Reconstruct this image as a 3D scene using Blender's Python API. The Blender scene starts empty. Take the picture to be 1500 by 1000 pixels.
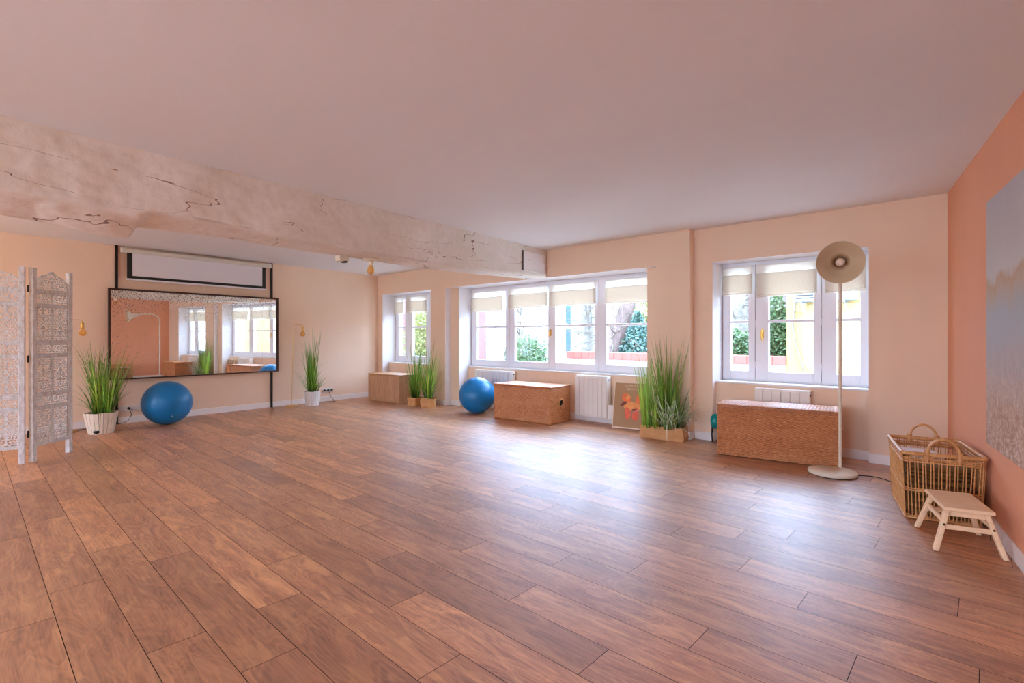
import bpy, bmesh, math, random
from mathutils import Vector, Matrix, noise
from math import sin, cos, pi, radians as R_, sqrt, atan2, tan
import numpy as np

C = bpy.context.scene.collection
H = 2.5755                      # ceiling height
EPS = 0.0975                    # mirror wall: local +X = into the room, local +Y = along the wall
DR = 0.1763                     # right wall
rnd = random.Random(7)

# ------------------------------------------------------------------ materials
def srgb(r, g, b):
    f = lambda c: (c/12.92 if c <= .04045 else ((c+.055)/1.055)**2.4)
    return (f(r/255), f(g/255), f(b/255), 1)

class NT:
    def __init__(s, m):
        m.use_nodes = True
        s.t = m.node_tree; s.n = s.t.nodes; s.l = s.t.links
        s.n.clear(); s.out = s.n.new('ShaderNodeOutputMaterial')
    def new(s, k, **kw):
        n = s.n.new(k)
        for a, v in kw.items():
            if a.startswith('i_'):
                key = a[2:]
                key = int(key) if key.isdigit() else key.replace('_', ' ')
                n.inputs[key].default_value = v
            else: setattr(n, a, v)
        return n
    def link(s, a, b): s.l.new(a, b)
    def coord(s, scale=(1, 1, 1), kind='Object', off=None):
        tc = s.new('ShaderNodeTexCoord'); mp = s.new('ShaderNodeMapping')
        mp.inputs['Scale'].default_value = scale
        s.link(tc.outputs[kind], mp.inputs['Vector'])
        return mp.outputs['Vector']
    def noise(s, vec, scale, detail=4, rough=.5, dist=0):
        n = s.new('ShaderNodeTexNoise'); n.inputs['Scale'].default_value = scale
        n.inputs['Detail'].default_value = detail; n.inputs['Roughness'].default_value = rough
        n.inputs['Distortion'].default_value = dist
        s.link(vec, n.inputs['Vector']); return n.outputs['Fac']
    def ramp(s, fac, stops, interp='LINEAR'):
        r = s.new('ShaderNodeValToRGB'); r.color_ramp.interpolation = interp
        e = r.color_ramp.elements
        while len(e) < len(stops): e.new(.5)
        for el, (p, c) in zip(e, stops):
            el.position = p; el.color = c if len(c) == 4 else (*c, 1)
        s.link(fac, r.inputs['Fac']); return r.outputs['Color']
    def mix(s, fac, a, b, mode='MIX'):
        m = s.new('ShaderNodeMix', data_type='RGBA', blend_type=mode)
        if isinstance(fac, (int, float)): m.inputs[0].default_value = fac
        else: s.link(fac, m.inputs[0])
        for v, i in ((a, 6), (b, 7)):
            if isinstance(v, tuple): m.inputs[i].default_value = v
            else: s.link(v, m.inputs[i])
        return m.outputs[2]
    def math(s, op, a, b=None, c=None):
        m = s.new('ShaderNodeMath', operation=op)
        for i, v in enumerate((a, b, c)):
            if v is None: continue
            if isinstance(v, (int, float)): m.inputs[i].default_value = v
            else: s.link(v, m.inputs[i])
        return m.outputs[0]
    def bump(s, h, strength=.3, dist=.01):
        b = s.new('ShaderNodeBump'); b.inputs['Strength'].default_value = strength
        b.inputs['Distance'].default_value = dist
        s.link(h, b.inputs['Height']); return b.outputs['Normal']
    def principled(s, color, rough=.5, metal=0, spec=.5, normal=None, **kw):
        p = s.new('ShaderNodeBsdfPrincipled')
        for v, k in ((color, 'Base Color'), (rough, 'Roughness'), (metal, 'Metallic'), (spec, 'Specular IOR Level')):
            if isinstance(v, (int, float, tuple)): p.inputs[k].default_value = v
            else: s.link(v, p.inputs[k])
        if normal is not None: s.link(normal, p.inputs['Normal'])
        for k, v in kw.items(): p.inputs[k.replace('_', ' ')].default_value = v
        return p
    def done(s, sh): s.link(sh, s.out.inputs['Surface'])

def mat(name, col, rough=.6, metal=0, spec=.4, var=.08, vscale=6, bump=0, bscale=40, bdist=.004, stretch=(1, 1, 1), **kw):
    m = bpy.data.materials.new(name); t = NT(m)
    v = t.coord(stretch)
    f = t.noise(v, vscale, 5, .6)
    dark = tuple(c*(1-var) for c in col[:3])+(1,); light = tuple(min(1, c*(1+var)) for c in col[:3])+(1,)
    c = t.ramp(f, [(.3, dark), (.7, light)])
    nm = None
    if bump:
        nm = t.bump(t.noise(v, bscale, 4, .6), bump, bdist)
    p = t.principled(c, rough, metal, spec, nm, **kw)
    t.done(p.outputs[0]); return m

M = {}
M['peach'] = mat('peach_plaster', srgb(237, 205, 176), .75, var=.02, vscale=1.5, bump=.12, bscale=90, bdist=.002)
M['salmon'] = mat('salmon_plaster', srgb(226, 156, 118), .7, var=.025, vscale=1.5, bump=.12, bscale=90, bdist=.002)
M['ceiling'] = mat('ceiling_paint', srgb(232, 232, 232), .8, var=.015, vscale=.8, bump=.25, bscale=1.7, bdist=.03, stretch=(.35, 1.6, 1))
M['reveal'] = mat('white_reveal_plaster', srgb(238, 233, 232), .7, var=.015, vscale=2, bump=.1, bscale=60, bdist=.002)
M['skirting'] = mat('skirting_paint', srgb(238, 228, 220), .45, var=.02)
M['pvc'] = mat('window_paint', srgb(246, 247, 252), .38, var=.015)
M['whitemetal'] = mat('white_enamel', srgb(238, 236, 232), .35, var=.02)
M['radiator'] = mat('radiator_enamel', srgb(236, 230, 222), .25, var=.015)
M['dark'] = mat('dark_gap', srgb(30, 26, 24), .8)
M['brass'] = mat('brushed_brass', srgb(222, 176, 92), .35, metal=.85, var=.06)
M['blackmetal'] = mat('black_metal', srgb(38, 30, 26), .45, metal=.4)
M['rustframe'] = mat('dark_brown_frame', srgb(62, 34, 22), .55, var=.25, vscale=12)
M['lampwhite'] = mat('cream_lamp_enamel', srgb(226, 212, 188), .4, var=.02)
M['lampinside_shaded'] = mat('shaded_lamp_inside', srgb(206, 180, 146), .55, var=.02)  # darker than the outer enamel: shadow inside the bell put into the colour
M['opal'] = mat('opal_bulb', srgb(240, 214, 196), .35, var=.02)
M['ball'] = mat('blue_rubber', srgb(18, 114, 170), .33, var=.05, vscale=3, bump=.05, bscale=300, bdist=.001)
M['stoolwood'] = mat('pale_beech', srgb(242, 204, 160), .5, var=.1, vscale=9, stretch=(1, 6, 6))
M['kraft'] = mat('kraft_paper', srgb(206, 150, 96), .75, var=.1, vscale=7, bump=.3, bscale=18, bdist=.01)
M['soil'] = mat('dark_soil', srgb(34, 28, 20), .9, var=.4, vscale=60, bump=.8, bscale=80)
M['potwood'] = mat('whitewashed_slats', srgb(226, 208, 184), .65, var=.12, vscale=9, stretch=(8, 8, 1))
M['potwhite'] = mat('white_ribbed_pot', srgb(232, 226, 218), .6, var=.06, vscale=9, stretch=(8, 8, 1))
M['plug'] = mat('black_plastic', srgb(20, 18, 18), .4)
M['socket'] = mat('socket_plastic', srgb(224, 212, 200), .4, var=.01)
M['screenfabric'] = mat('screen_fabric', srgb(228, 224, 226), .8, var=.01)
M['screenblack'] = mat('screen_border', srgb(30, 34, 30), .7)
M['casing'] = mat('screen_casing', srgb(216, 206, 188), .45, var=.02)
M['amber'] = mat('amber_glass', srgb(230, 170, 90), .12, var=.03, Transmission_Weight=.6, Alpha=1.0)
def m_bulb():
    m = bpy.data.materials.new('amber_glass_bulb'); t = NT(m)
    tr = t.new('ShaderNodeBsdfTransparent'); tr.inputs[0].default_value = (1, .80, .50, 1)
    p = t.principled(srgb(236, 176, 96), .08, 0, .8)
    lw = t.new('ShaderNodeLayerWeight'); lw.inputs[0].default_value = .35
    mx = t.new('ShaderNodeMixShader'); t.link(t.math('ADD', t.math('MULTIPLY', lw.outputs['Facing'], .7), .18), mx.inputs[0])
    t.link(tr.outputs[0], mx.inputs[1]); t.link(p.outputs[0], mx.inputs[2]); t.done(mx.outputs[0]); return m
M['amber'] = m_bulb()
M['filament'] = mat('warm_filament', srgb(250, 190, 90), .4)
M['teal'] = mat('teal_glaze', srgb(16, 132, 126), .2, var=.25, vscale=14)
M['blanket'] = mat('olive_brown_fleece', srgb(128, 92, 46), .95, var=.3, vscale=14, bump=.8, bscale=60, bdist=.01)
M['cream'] = mat('cream_cloth', srgb(216, 196, 160), .9, var=.08, bump=.4, bscale=50)
M['paper'] = mat('white_paper', srgb(238, 240, 246), .7, var=.02)

def m_beam():
    m = bpy.data.materials.new('rough_beam_plaster'); t = NT(m)
    v = t.coord()
    big = t.noise(v, 1.6, 5, .6); fine = t.noise(v, 22, 6, .65)
    c = t.ramp(big, [(.3, srgb(222, 212, 196)), (.5, srgb(232, 224, 212)), (.72, srgb(244, 240, 234))])
    c = t.mix(.2, c, t.ramp(fine, [(.35, srgb(206, 188, 168)), (.65, srgb(242, 236, 228))]))
    vw = t.coord((.28, .28, 1.6))
    cr = t.noise(vw, 2.1, 4, .5, .5)
    line = t.math('LESS_THAN', t.math('ABSOLUTE', t.math('SUBTRACT', cr, .5)), .0021)
    gate = t.math('GREATER_THAN', t.noise(v, 1.3, 2), .50)
    c = t.mix(t.math('MULTIPLY', t.math('MULTIPLY', line, gate), .8), c, srgb(120, 74, 48))
    h = t.math('ADD', t.noise(v, 9, 6, .6), t.math('MULTIPLY', fine, .5))
    p = t.principled(c, .82, 0, .25, t.bump(h, .5, .012)); t.done(p.outputs[0]); return m
M['beam'] = m_beam()

def m_floor():
    m = bpy.data.materials.new('walnut_laminate'); t = NT(m)
    a = t.new('ShaderNodeAttribute', attribute_name='pr')
    tc = t.new('ShaderNodeTexCoord')
    off = t.new('ShaderNodeVectorMath', operation='SCALE'); off.inputs[3].default_value = 37
    t.link(a.outputs['Color'], off.inputs[0])
    add = t.new('ShaderNodeVectorMath', operation='ADD')
    t.link(tc.outputs['Object'], add.inputs[0]); t.link(off.outputs[0], add.inputs[1])
    mp = t.new('ShaderNodeMapping'); mp.inputs['Scale'].default_value = (1.0, 4.2, 1)
    t.link(add.outputs[0], mp.inputs['Vector'])
    v = mp.outputs['Vector']
    # contour lines of a warped field read as cathedral grain
    fld = t.noise(v, 1.35, 3, .5, .9)
    rings = t.math('FRACT', t.math('MULTIPLY', fld, 17))
    tri = t.math('ABSOLUTE', t.math('SUBTRACT', rings, .5))
    mp2 = t.new('ShaderNodeMapping'); mp2.inputs['Scale'].default_value = (2.2, 46, 1)
    t.link(add.outputs[0], mp2.inputs['Vector'])
    fib = t.noise(mp2.outputs['Vector'], 2.0, 6, .65)
    base = t.ramp(fld, [(.34, srgb(136, 84, 52)), (.46, srgb(180, 118, 74)), (.56, srgb(208, 148, 98)), (.68, srgb(160, 102, 62))])
    base = t.mix(.42, base, t.ramp(tri, [(.0, srgb(110, 62, 42)), (.3, srgb(178, 116, 80)), (.5, srgb(204, 146, 104))]))
    base = t.mix(.36, base, t.ramp(fib, [(.34, srgb(118, 70, 46)), (.66, srgb(216, 158, 114))]))
    kn = t.noise(v, 3.4, 3, .5, .5)
    base = t.mix(t.ramp(kn, [(.68, (0, 0, 0)), (.80, (.7, .7, .7))]), base, srgb(96, 58, 38))
    lt = t.noise(v, 2.3, 3, .6, 1.2)
    base = t.mix(t.ramp(lt, [(.54, (0, 0, 0)), (.68, (.6, .6, .6))]), base, srgb(222, 164, 110))
    sep = t.new('ShaderNodeSeparateColor'); t.link(a.outputs['Color'], sep.inputs[0])
    tone = t.ramp(sep.outputs[1], [(0, (.78, .72, .68)), (.5, (1.02, 1, .98)), (1, (1.24, 1.22, 1.16))])
    base = t.mix(1, base, tone, 'MULTIPLY')
    rough = t.math('ADD', t.math('MULTIPLY', fib, .10), .385)
    hh = t.math('ADD', fib, t.math('MULTIPLY', tri, .4))
    p = t.principled(base, rough, 0, .95, t.bump(hh, .12, .002), Coat_Weight=.55, Coat_Roughness=.5); t.done(p.outputs[0]); return m
M['floor'] = m_floor()

def m_wicker(name, c1, c2, c3, st=(1, 1, 1)):
    m = bpy.data.materials.new(name); t = NT(m)
    v = t.coord(st)
    f = t.noise(v, 26, 5, .7); g = t.noise(v, 3, 3, .5)
    c = t.ramp(f, [(.3, c1), (.5, c2), (.72, c3)])
    c = t.mix(t.ramp(g, [(.35, (0, 0, 0)), (.7, (.35, .35, .35))]), c, c3)
    p = t.principled(c, .42, 0, .5, t.bump(t.noise(v, 90, 3), .3, .002)); t.done(p.outputs[0]); return m
M['rattan'] = m_wicker('honey_rattan', srgb(132, 70, 34), srgb(184, 112, 62), srgb(216, 152, 98), (1, 1, 3))
M['bamboo'] = m_wicker('split_bamboo', srgb(150, 98, 62), srgb(186, 134, 92), srgb(210, 164, 120), (4, 4, .3))
M['cane'] = m_wicker('glossy_cane', srgb(160, 96, 44), srgb(200, 138, 78), srgb(222, 170, 112), (1, 1, 1))

def m_divider():
    m = bpy.data.materials.new('limewashed_wood'); t = NT(m)
    v = t.coord((3, 3, 1))
    f = t.noise(v, 14, 6, .7); g = t.noise(v, 60, 3, .6)
    c = t.ramp(f, [(.3, srgb(182, 172, 160)), (.5, srgb(208, 202, 196)), (.7, srgb(228, 226, 224))])
    c = t.mix(t.ramp(g, [(.58, (0, 0, 0)), (.7, (.5, .5, .5))]), c, srgb(120, 96, 76))
    p = t.principled(c, .75, 0, .3, t.bump(f, .4, .004)); t.done(p.outputs[0]); return m
M['limewash'] = m_divider()

def m_leaf(name, base, mid, tip, z0, z1, stripe=0):
    m = bpy.data.materials.new(name); t = NT(m)
    a = t.new('ShaderNodeAttribute', attribute_name='lf')
    sep = t.new('ShaderNodeSeparateColor'); t.link(a.outputs['Color'], sep.inputs[0])
    c = t.ramp(sep.outputs[0], [(0, base), (.45, mid), (1, tip)])
    hv = t.new('ShaderNodeHueSaturation'); t.link(c, hv.inputs['Color'])
    t.link(t.math('ADD', t.math('MULTIPLY', sep.outputs[1], .07), .465), hv.inputs['Hue'])
    t.link(t.math('ADD', t.math('MULTIPLY', sep.outputs[2], .8), .6), hv.inputs['Value'])
    p = t.principled(hv.outputs[0], .45, 0, .4)
    tr = t.new('ShaderNodeBsdfTranslucent'); t.link(hv.outputs[0], tr.inputs[0])
    mx = t.new('ShaderNodeMixShader'); mx.inputs[0].default_value = .25
    t.link(p.outputs[0], mx.inputs[1]); t.link(tr.outputs[0], mx.inputs[2]); t.done(mx.outputs[0]); return m
M['grass'] = m_leaf('grass_blades', srgb(58, 84, 26), srgb(118, 160, 50), srgb(116, 138, 66), 0, 1.2)
M['grasslight'] = m_leaf('pale_green_blades', srgb(124, 164, 44), srgb(176, 208, 84), srgb(140, 170, 96), 0, 1.2)
M['grassvar'] = m_leaf('variegated_blades', srgb(110, 146, 70), srgb(192, 208, 164), srgb(232, 232, 214), 0, .6)
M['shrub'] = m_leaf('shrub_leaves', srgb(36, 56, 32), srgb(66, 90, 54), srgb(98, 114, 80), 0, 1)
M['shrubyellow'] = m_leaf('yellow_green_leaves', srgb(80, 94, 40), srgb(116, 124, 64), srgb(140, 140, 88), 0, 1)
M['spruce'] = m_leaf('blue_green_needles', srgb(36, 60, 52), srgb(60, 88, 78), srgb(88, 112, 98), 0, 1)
M['bark'] = mat('rough_bark', srgb(104, 86, 80), .9, var=.4, vscale=9, bump=.8, bscale=14, bdist=.05, stretch=(1, 1, .4))
M['barkgrey'] = mat('grey_ivy_bark', srgb(110, 104, 96), .9, var=.35, vscale=9, bump=.8, bscale=14, bdist=.05)
M['twig'] = mat('bare_twigs', srgb(92, 82, 70), .9, var=.2)
M['ext_yellow'] = mat('yellow_render', srgb(136, 114, 66), .85, var=.03, vscale=1)
M['ext_white'] = mat('white_render', srgb(140, 140, 138), .85, var=.02)
M['ext_pink'] = mat('pink_render', srgb(112, 76, 72), .85, var=.03)
M['ext_tile'] = mat('red_coping_tiles', srgb(142, 66, 56), .8, var=.1, vscale=8)
M['ext_ground'] = mat('pale_gravel', srgb(186, 184, 178), .9, var=.12, vscale=30)
M['ext_shutter'] = mat('blue_grey_shutter', srgb(50, 74, 88), .6)
M['ext_ac'] = mat('air_conditioner_casing', srgb(112, 116, 122), .5)
M['ext_brick'] = mat('old_pink_brick', srgb(98, 82, 78), .9, var=.25, vscale=22, stretch=(1, 1, 3))

def m_glass():
    m = bpy.data.materials.new('window_glass'); t = NT(m)
    tr = t.new('ShaderNodeBsdfTransparent'); tr.inputs[0].default_value = (.96, .98, .98, 1)
    gl = t.new('ShaderNodeBsdfGlossy'); gl.inputs['Roughness'].default_value = .02
    lw = t.new('ShaderNodeFresnel'); lw.inputs[0].default_value = 1.45
    mx = t.new('ShaderNodeMixShader'); t.link(t.math('MULTIPLY', lw.outputs[0], .35), mx.inputs[0])
    t.link(tr.outputs[0], mx.inputs[1]); t.link(gl.outputs[0], mx.inputs[2]); t.done(mx.outputs[0]); return m
M['glass'] = m_glass()

def m_blind():
    m = bpy.data.materials.new('linen_blind'); t = NT(m)
    v = t.coord((1, 1, 1))
    w = t.noise(t.coord((60, 60, 4)), 5, 3, .6)
    c = t.ramp(w, [(.3, srgb(238, 230, 218)), (.7, srgb(248, 243, 234))])
    d = t.new('ShaderNodeBsdfDiffuse'); t.link(c, d.inputs[0])
    tr = t.new('ShaderNodeBsdfTranslucent'); t.link(c, tr.inputs[0])
    mx = t.new('ShaderNodeMixShader'); mx.inputs[0].default_value = .42
    t.link(d.outputs[0], mx.inputs[1]); t.link(tr.outputs[0], mx.inputs[2]); t.done(mx.outputs[0]); return m
M['linen'] = m_blind()

def m_mirror():
    m = bpy.data.materials.new('antique_mirror'); t = NT(m)
    tc = t.new('ShaderNodeTexCoord'); sp = t.new('ShaderNodeSeparateXYZ'); t.link(tc.outputs['Object'], sp.inputs[0])
    v = tc.outputs['Object']
    # specks gather towards the top and the left edge of the sheet, and in a few patches
    top = t.new('ShaderNodeMapRange'); top.inputs[1].default_value = 1.45; top.inputs[2].default_value = 1.95; t.link(sp.outputs[2], top.inputs[0])
    lef = t.new('ShaderNodeMapRange'); lef.inputs[1].default_value = -.7; lef.inputs[2].default_value = -1.6; t.link(sp.outputs[1], lef.inputs[0])
    low = t.new('ShaderNodeMapRange'); low.inputs[1].default_value = .74; low.inputs[2].default_value = .64; t.link(sp.outputs[2], low.inputs[0])
    patch = t.ramp(t.noise(v, 2.6, 3, .6), [(.55, (0, 0, 0)), (.75, (1, 1, 1))])
    dens = t.math('ADD', t.math('MULTIPLY', top.outputs[0], .95), t.math('MULTIPLY', lef.outputs[0], .5))
    dens = t.math('ADD', dens, t.math('MULTIPLY', low.outputs[0], .6))
    dens = t.math('ADD', dens, t.math('MULTIPLY', patch, .28))
    thr = t.math('SUBTRACT', .70, t.math('MULTIPLY', dens, .15))
    n = t.noise(v, 62, 2, .55)
    spk = t.math('GREATER_THAN', n, thr)
    haze = t.noise(v, 9, 4, .7)
    g = t.new('ShaderNodeBsdfGlossy'); g.inputs['Roughness'].default_value = .012
    g.inputs['Color'].default_value = (.9, .9, .88, 1)
    d = t.principled(srgb(104, 84, 70), .5)
    g2 = t.new('ShaderNodeBsdfDiffuse'); g2.inputs[0].default_value = srgb(226, 220, 210)
    m0 = t.new('ShaderNodeMixShader')
    t.link(t.math('MULTIPLY', t.math('MULTIPLY', dens, haze), .22), m0.inputs[0])
    t.link(g.outputs[0], m0.inputs[1]); t.link(g2.outputs[0], m0.inputs[2])
    mx = t.new('ShaderNodeMixShader'); t.link(t.math('MULTIPLY', spk, .75), mx.inputs[0])
    t.link(m0.outputs[0], mx.inputs[1]); t.link(d.outputs[0], mx.inputs[2]); t.done(mx.outputs[0]); return m
M['mirror'] = m_mirror()

def m_picture():
    m = bpy.data.materials.new('grass_landscape_print'); t = NT(m)
    tc = t.new('ShaderNodeTexCoord'); sp = t.new('ShaderNodeSeparateXYZ'); t.link(tc.outputs['Object'], sp.inputs[0])
    v = tc.outputs['Object']; z = sp.outputs[2]
    wob = t.math('MULTIPLY', t.math('SUBTRACT', t.noise(v, 3.2, 5, .6), .5), .34)
    zz = t.math('ADD', z, wob)
    c = t.ramp(t.new('ShaderNodeMapRange').outputs[0], [(0, (0, 0, 0))]) if 0 else None
    mr = t.new('ShaderNodeMapRange'); mr.inputs[1].default_value = .56; mr.inputs[2].default_value = 2.13
    t.link(zz, mr.inputs[0])
    c = t.ramp(mr.outputs[0], [(0, srgb(176, 144, 124)), (.14, srgb(196, 166, 144)), (.26, srgb(200, 184, 176)), (.40, srgb(182, 180, 186)),
                               (.54, srgb(178, 184, 190)), (.61, srgb(190, 178, 166)), (.65, srgb(192, 162, 134)), (.69, srgb(200, 196, 194)), (.85, srgb(192, 186, 186)), (1, srgb(184, 180, 184))])
    st = t.noise(t.coord((1, 10, 4)), 1.7, 5, .6, 2.2)
    st2 = t.noise(t.coord((1, 5, 9)), 1.6, 5, .6, 3.0)
    f = t.new('ShaderNodeMapRange'); f.inputs[1].default_value = 1.25; f.inputs[2].default_value = .62; t.link(z, f.inputs[0])
    blades = t.ramp(t.math('MULTIPLY', t.math('ADD', st, st2), .5), [(.40, srgb(158, 122, 102)), (.5, srgb(190, 156, 134)), (.6, srgb(220, 196, 178))])
    c = t.mix(t.math('MULTIPLY', f.outputs[0], .8), c, blades)
    p = t.principled(c, .75, 0, .2); t.done(p.outputs[0]); return m
M['picture'] = m_picture()
M['poster_bg'] = mat('poster_brown', srgb(170, 126, 82), .5, var=.06, vscale=5)
M['poster_o1'] = mat('poster_orange', srgb(236, 110, 50), .5, var=.15, vscale=16)
M['poster_o2'] = mat('poster_red_orange', srgb(228, 96, 58), .5, var=.15, vscale=16)
M['poster_o3'] = mat('poster_light_orange', srgb(240, 150, 74), .5, var=.15, vscale=16)
M['poster_dk'] = mat('poster_dark_red', srgb(130, 40, 20), .5)
M['poster_tx'] = mat('poster_lettering', srgb(226, 206, 176), .5)

# ------------------------------------------------------------------ mesh helpers
class MB:
    def __init__(s): s.v = []; s.f = []; s.sm = []; s.mi = []; s.col = {}
    def add(s, vs, fs, smooth=False, mi=0):
        b = len(s.v); s.v += [tuple(v) for v in vs]
        for f in fs: s.f.append(tuple(i+b for i in f)); s.sm.append(smooth); s.mi.append(mi)
    def box(s, x0, x1, y0, y1, z0, z1, mi=0, M_=None):
        vs = [Vector(p) for p in ((x0, y0, z0), (x1, y0, z0), (x1, y1, z0), (x0, y1, z0), (x0, y0, z1), (x1, y0, z1), (x1, y1, z1), (x0, y1, z1))]
        if M_: vs = [M_ @ v for v in vs]
        s.add(vs, [(0, 3, 2, 1), (4, 5, 6, 7), (0, 1, 5, 4), (1, 2, 6, 5), (2, 3, 7, 6), (3, 0, 4, 7)], False, mi)
        return s
    def tube(s, pts, r, n=10, mi=0, caps=True, closed=False):
        pts = [Vector(p) for p in pts]; k = len(pts)
        rs = r if isinstance(r, (list, tuple)) else [r]*k
        up = None; vs = []
        for i, p in enumerate(pts):
            if closed: d = pts[(i+1) % k]-pts[i-1]
            else: d = pts[min(i+1, k-1)]-pts[max(i-1, 0)]
            d.normalize()
            if up is None:
                up = Vector((0, 0, 1)) if abs(d.z) < .9 else Vector((1, 0, 0))
            a = d.cross(up)
            if a.length < 1e-6: a = d.orthogonal()
            a.normalize(); b = a.cross(d).normalized(); up = b
            for j in range(n):
                t = 2*pi*j/n; vs.append(p+(a*cos(t)+b*sin(t))*rs[i])
        fs = []
        for i in range(k if closed else k-1):
            q = (i+1) % k
            for j in range(n): fs.append((i*n+j, i*n+(j+1) % n, q*n+(j+1) % n, q*n+j))
        s.add(vs, fs, True, mi)
        if caps and not closed:
            s.add(vs[:n], [tuple(range(n))], False, mi); s.add(vs[-n:], [tuple(reversed(range(n)))], False, mi)
        return s
    def lathe(s, prof, n=32, M_=None, mi=0, smooth=True):
        vs = []; 
        for r, z in prof:
            for j in range(n):
                t = 2*pi*j/n; v = Vector((r*cos(t), r*sin(t), z)); vs.append(M_ @ v if M_ else v)
        fs = [(i*n+j, i*n+(j+1) % n, (i+1)*n+(j+1) % n, (i+1)*n+j) for i in range(len(prof)-1) for j in range(n)]
        s.add(vs, fs, smooth, mi); return s
    def prism(s, poly, y0, y1, mi=0, M_=None):
        """polygon in XZ extruded along Y"""
        n = len(poly); vs = [Vector((x, y0, z)) for x, z in poly]+[Vector((x, y1, z)) for x, z in poly]
        if M_: vs = [M_ @ v for v in vs]
        s.add(vs, [tuple(range(n)), tuple(reversed(range(n, 2*n)))]+[(i, i+n, (i+1) % n+n, (i+1) % n) for i in range(n)], False, mi); return s
    def build(s, name, mats, parent=None, bevel=0, loc=None):
        me = bpy.data.meshes.new(name); me.from_pydata(s.v, [], s.f)
        for m in (mats if isinstance(mats, (list, tuple)) else [mats]): me.materials.append(m)
        me.polygons.foreach_set('use_smooth', s.sm); me.polygons.foreach_set('material_index', s.mi)
        bm = bmesh.new(); bm.from_mesh(me); bmesh.ops.recalc_face_normals(bm, faces=bm.faces) if len(s.f) < 60000 else None
        bm.to_mesh(me); bm.free()
        o = bpy.data.objects.new(name, me); C.objects.link(o)
        if parent: o.parent = parent
        if loc: o.location = loc
        if bevel:
            b = o.modifiers.new('bevel', 'BEVEL'); b.width = bevel; b.segments = 2; b.limit_method = 'ANGLE'; b.angle_limit = .6
        return o

def tag(o, label=None, cat=None, group=None, kind=None):
    for k, v in (('label', label), ('category', cat), ('group', group), ('kind', kind)):
        if v: o[k] = v
    return o
def empty(name, loc=(0, 0, 0), rz=0, **kw):
    o = bpy.data.objects.new(name, None); C.objects.link(o); o.empty_display_size = .1
    o.location = loc; o.rotation_euler = (0, 0, rz)
    return tag(o, **kw)
def struct(o): o['kind'] = 'structure'; return o
def copy_tree(o, parent=None):
    c = o.copy(); C.objects.link(c)
    if parent: c.parent = parent
    for ch in list(o.children): copy_tree(ch, c)
    return c
def Rz(a): return Matrix.Rotation(a, 4, 'Z')
def arc(c, r, a0, a1, n, ax=(1, 0, 0), ay=(0, 0, 1)):
    c = Vector(c); ax = Vector(ax); ay = Vector(ay)
    return [c+ax*(r*cos(a0+(a1-a0)*i/n))+ay*(r*sin(a0+(a1-a0)*i/n)) for i in range(n+1)]

WX0, WX1, WYB = -9.95, 1.9, -4.2
# ------------------------------------------------------------------ floor: every board a face, joints staggered as laid
def build_floor():
    PW, PL, gap = .2121, 1.374, .0014
    joint = {0: -3.35, 1: -2.43, 2: -2.034, 3: -2.454, 4: -1.52, 5: -2.026, 6: -1.108, 7: -1.662, 8: -.874, 9: -.372, 10: -1.393, 11: -.64,
             12: -.976, 13: -.095, 14: -2.517, 15: -2.281, 16: -.487, 17: -2.644, 18: -1.9, 19: -2.73, 20: -.763, -1: -3.05}
    mb = MB(); cols = []
    k = -22
    while True:
        y0 = .276+PW*k; y1 = y0+PW
        if y0 > 6.5: break
        if y1 > WYB:
            r = random.Random(k*13+5)
            j0 = joint.get(k, r.uniform(0, PL))
            n0 = math.floor((WX0-j0)/PL)
            for i in range(n0, n0+14):
                x0 = j0+i*PL; x1 = x0+PL
                a, b = max(x0, WX0), min(x1, WX1+.3)
                if b <= a: continue
                c = (r.random(), r.random(), r.random())
                nx = max(1, int((b-a)/.35))
                for q in range(nx):
                    xa = a+(b-a)*q/nx+(gap if q == 0 else 0); xb = a+(b-a)*(q+1)/nx-(gap if q == nx-1 else 0)
                    mb.add([(xa, y0+gap, 0), (xb, y0+gap, 0), (xb, y1-gap, 0), (xa, y1-gap, 0)], [(0, 1, 2, 3)]); cols.append(c)
        k += 1
    nb = len(mb.f)
    mb.add([(WX0, WYB, -.0015), (WX1+.3, WYB, -.0015), (WX1+.3, 6.5, -.0015), (WX0, 6.5, -.0015)], [(0, 1, 2, 3)], False, 1); cols.append((0, 0, 0))
    mb.box(WX0, WX1+.3, WYB, 6.5, -.12, -.004, 1); cols += [(0, 0, 0)]*6
    o = mb.build('floor', [M['floor'], M['dark']])
    me = o.data; at = me.color_attributes.new('pr', 'FLOAT_COLOR', 'CORNER')
    d = np.ones((len(me.loops), 4), dtype=np.float32)
    for p, c in zip(me.polygons, cols):
        for li in p.loop_indices: d[li, :3] = c
    at.data.foreach_set('color', d.ravel()); struct(o)
build_floor()

# ------------------------------------------------------------------ shell
mb = MB(); mb.box(WX0-.3, WX1+.4, WYB-.3, 6.7, H, H+.15); struct(mb.build('ceiling', M['ceiling']))

# window wall. peach faces; recesses painted white inside, so each reveal box carries its own face
def wallbox(mb, x0, x1, yf, z0, z1, yb=6.60): mb.box(x0, x1, yf, yb, z0, z1)
mb = MB()
ZT = 2.16; ZS = .70
wallbox(mb, -9.95, -7.72, 6.08, ZT, H)
wallbox(mb, -7.72, -2.65, 6.03, ZT, H)
wallbox(mb, -2.65, .1, 6.16, ZT, H)
wallbox(mb, -9.95, -9.435, 6.08, 0, ZT)
wallbox(mb, -7.76, -7.72, 6.08, 0, ZT)
wallbox(mb, -9.435, -7.76, 6.243, 0, ZS)
wallbox(mb, -7.72, -7.291, 6.03, 0, ZT)
wallbox(mb, -7.291, -7.05, 6.156, 0, ZT)
wallbox(mb, -7.05, -3.286, 6.382, 0, ZS)
wallbox(mb, -3.286, -3.094, 6.156, 0, ZT)
wallbox(mb, -3.094, -2.65, 6.03, 0, ZT)
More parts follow.
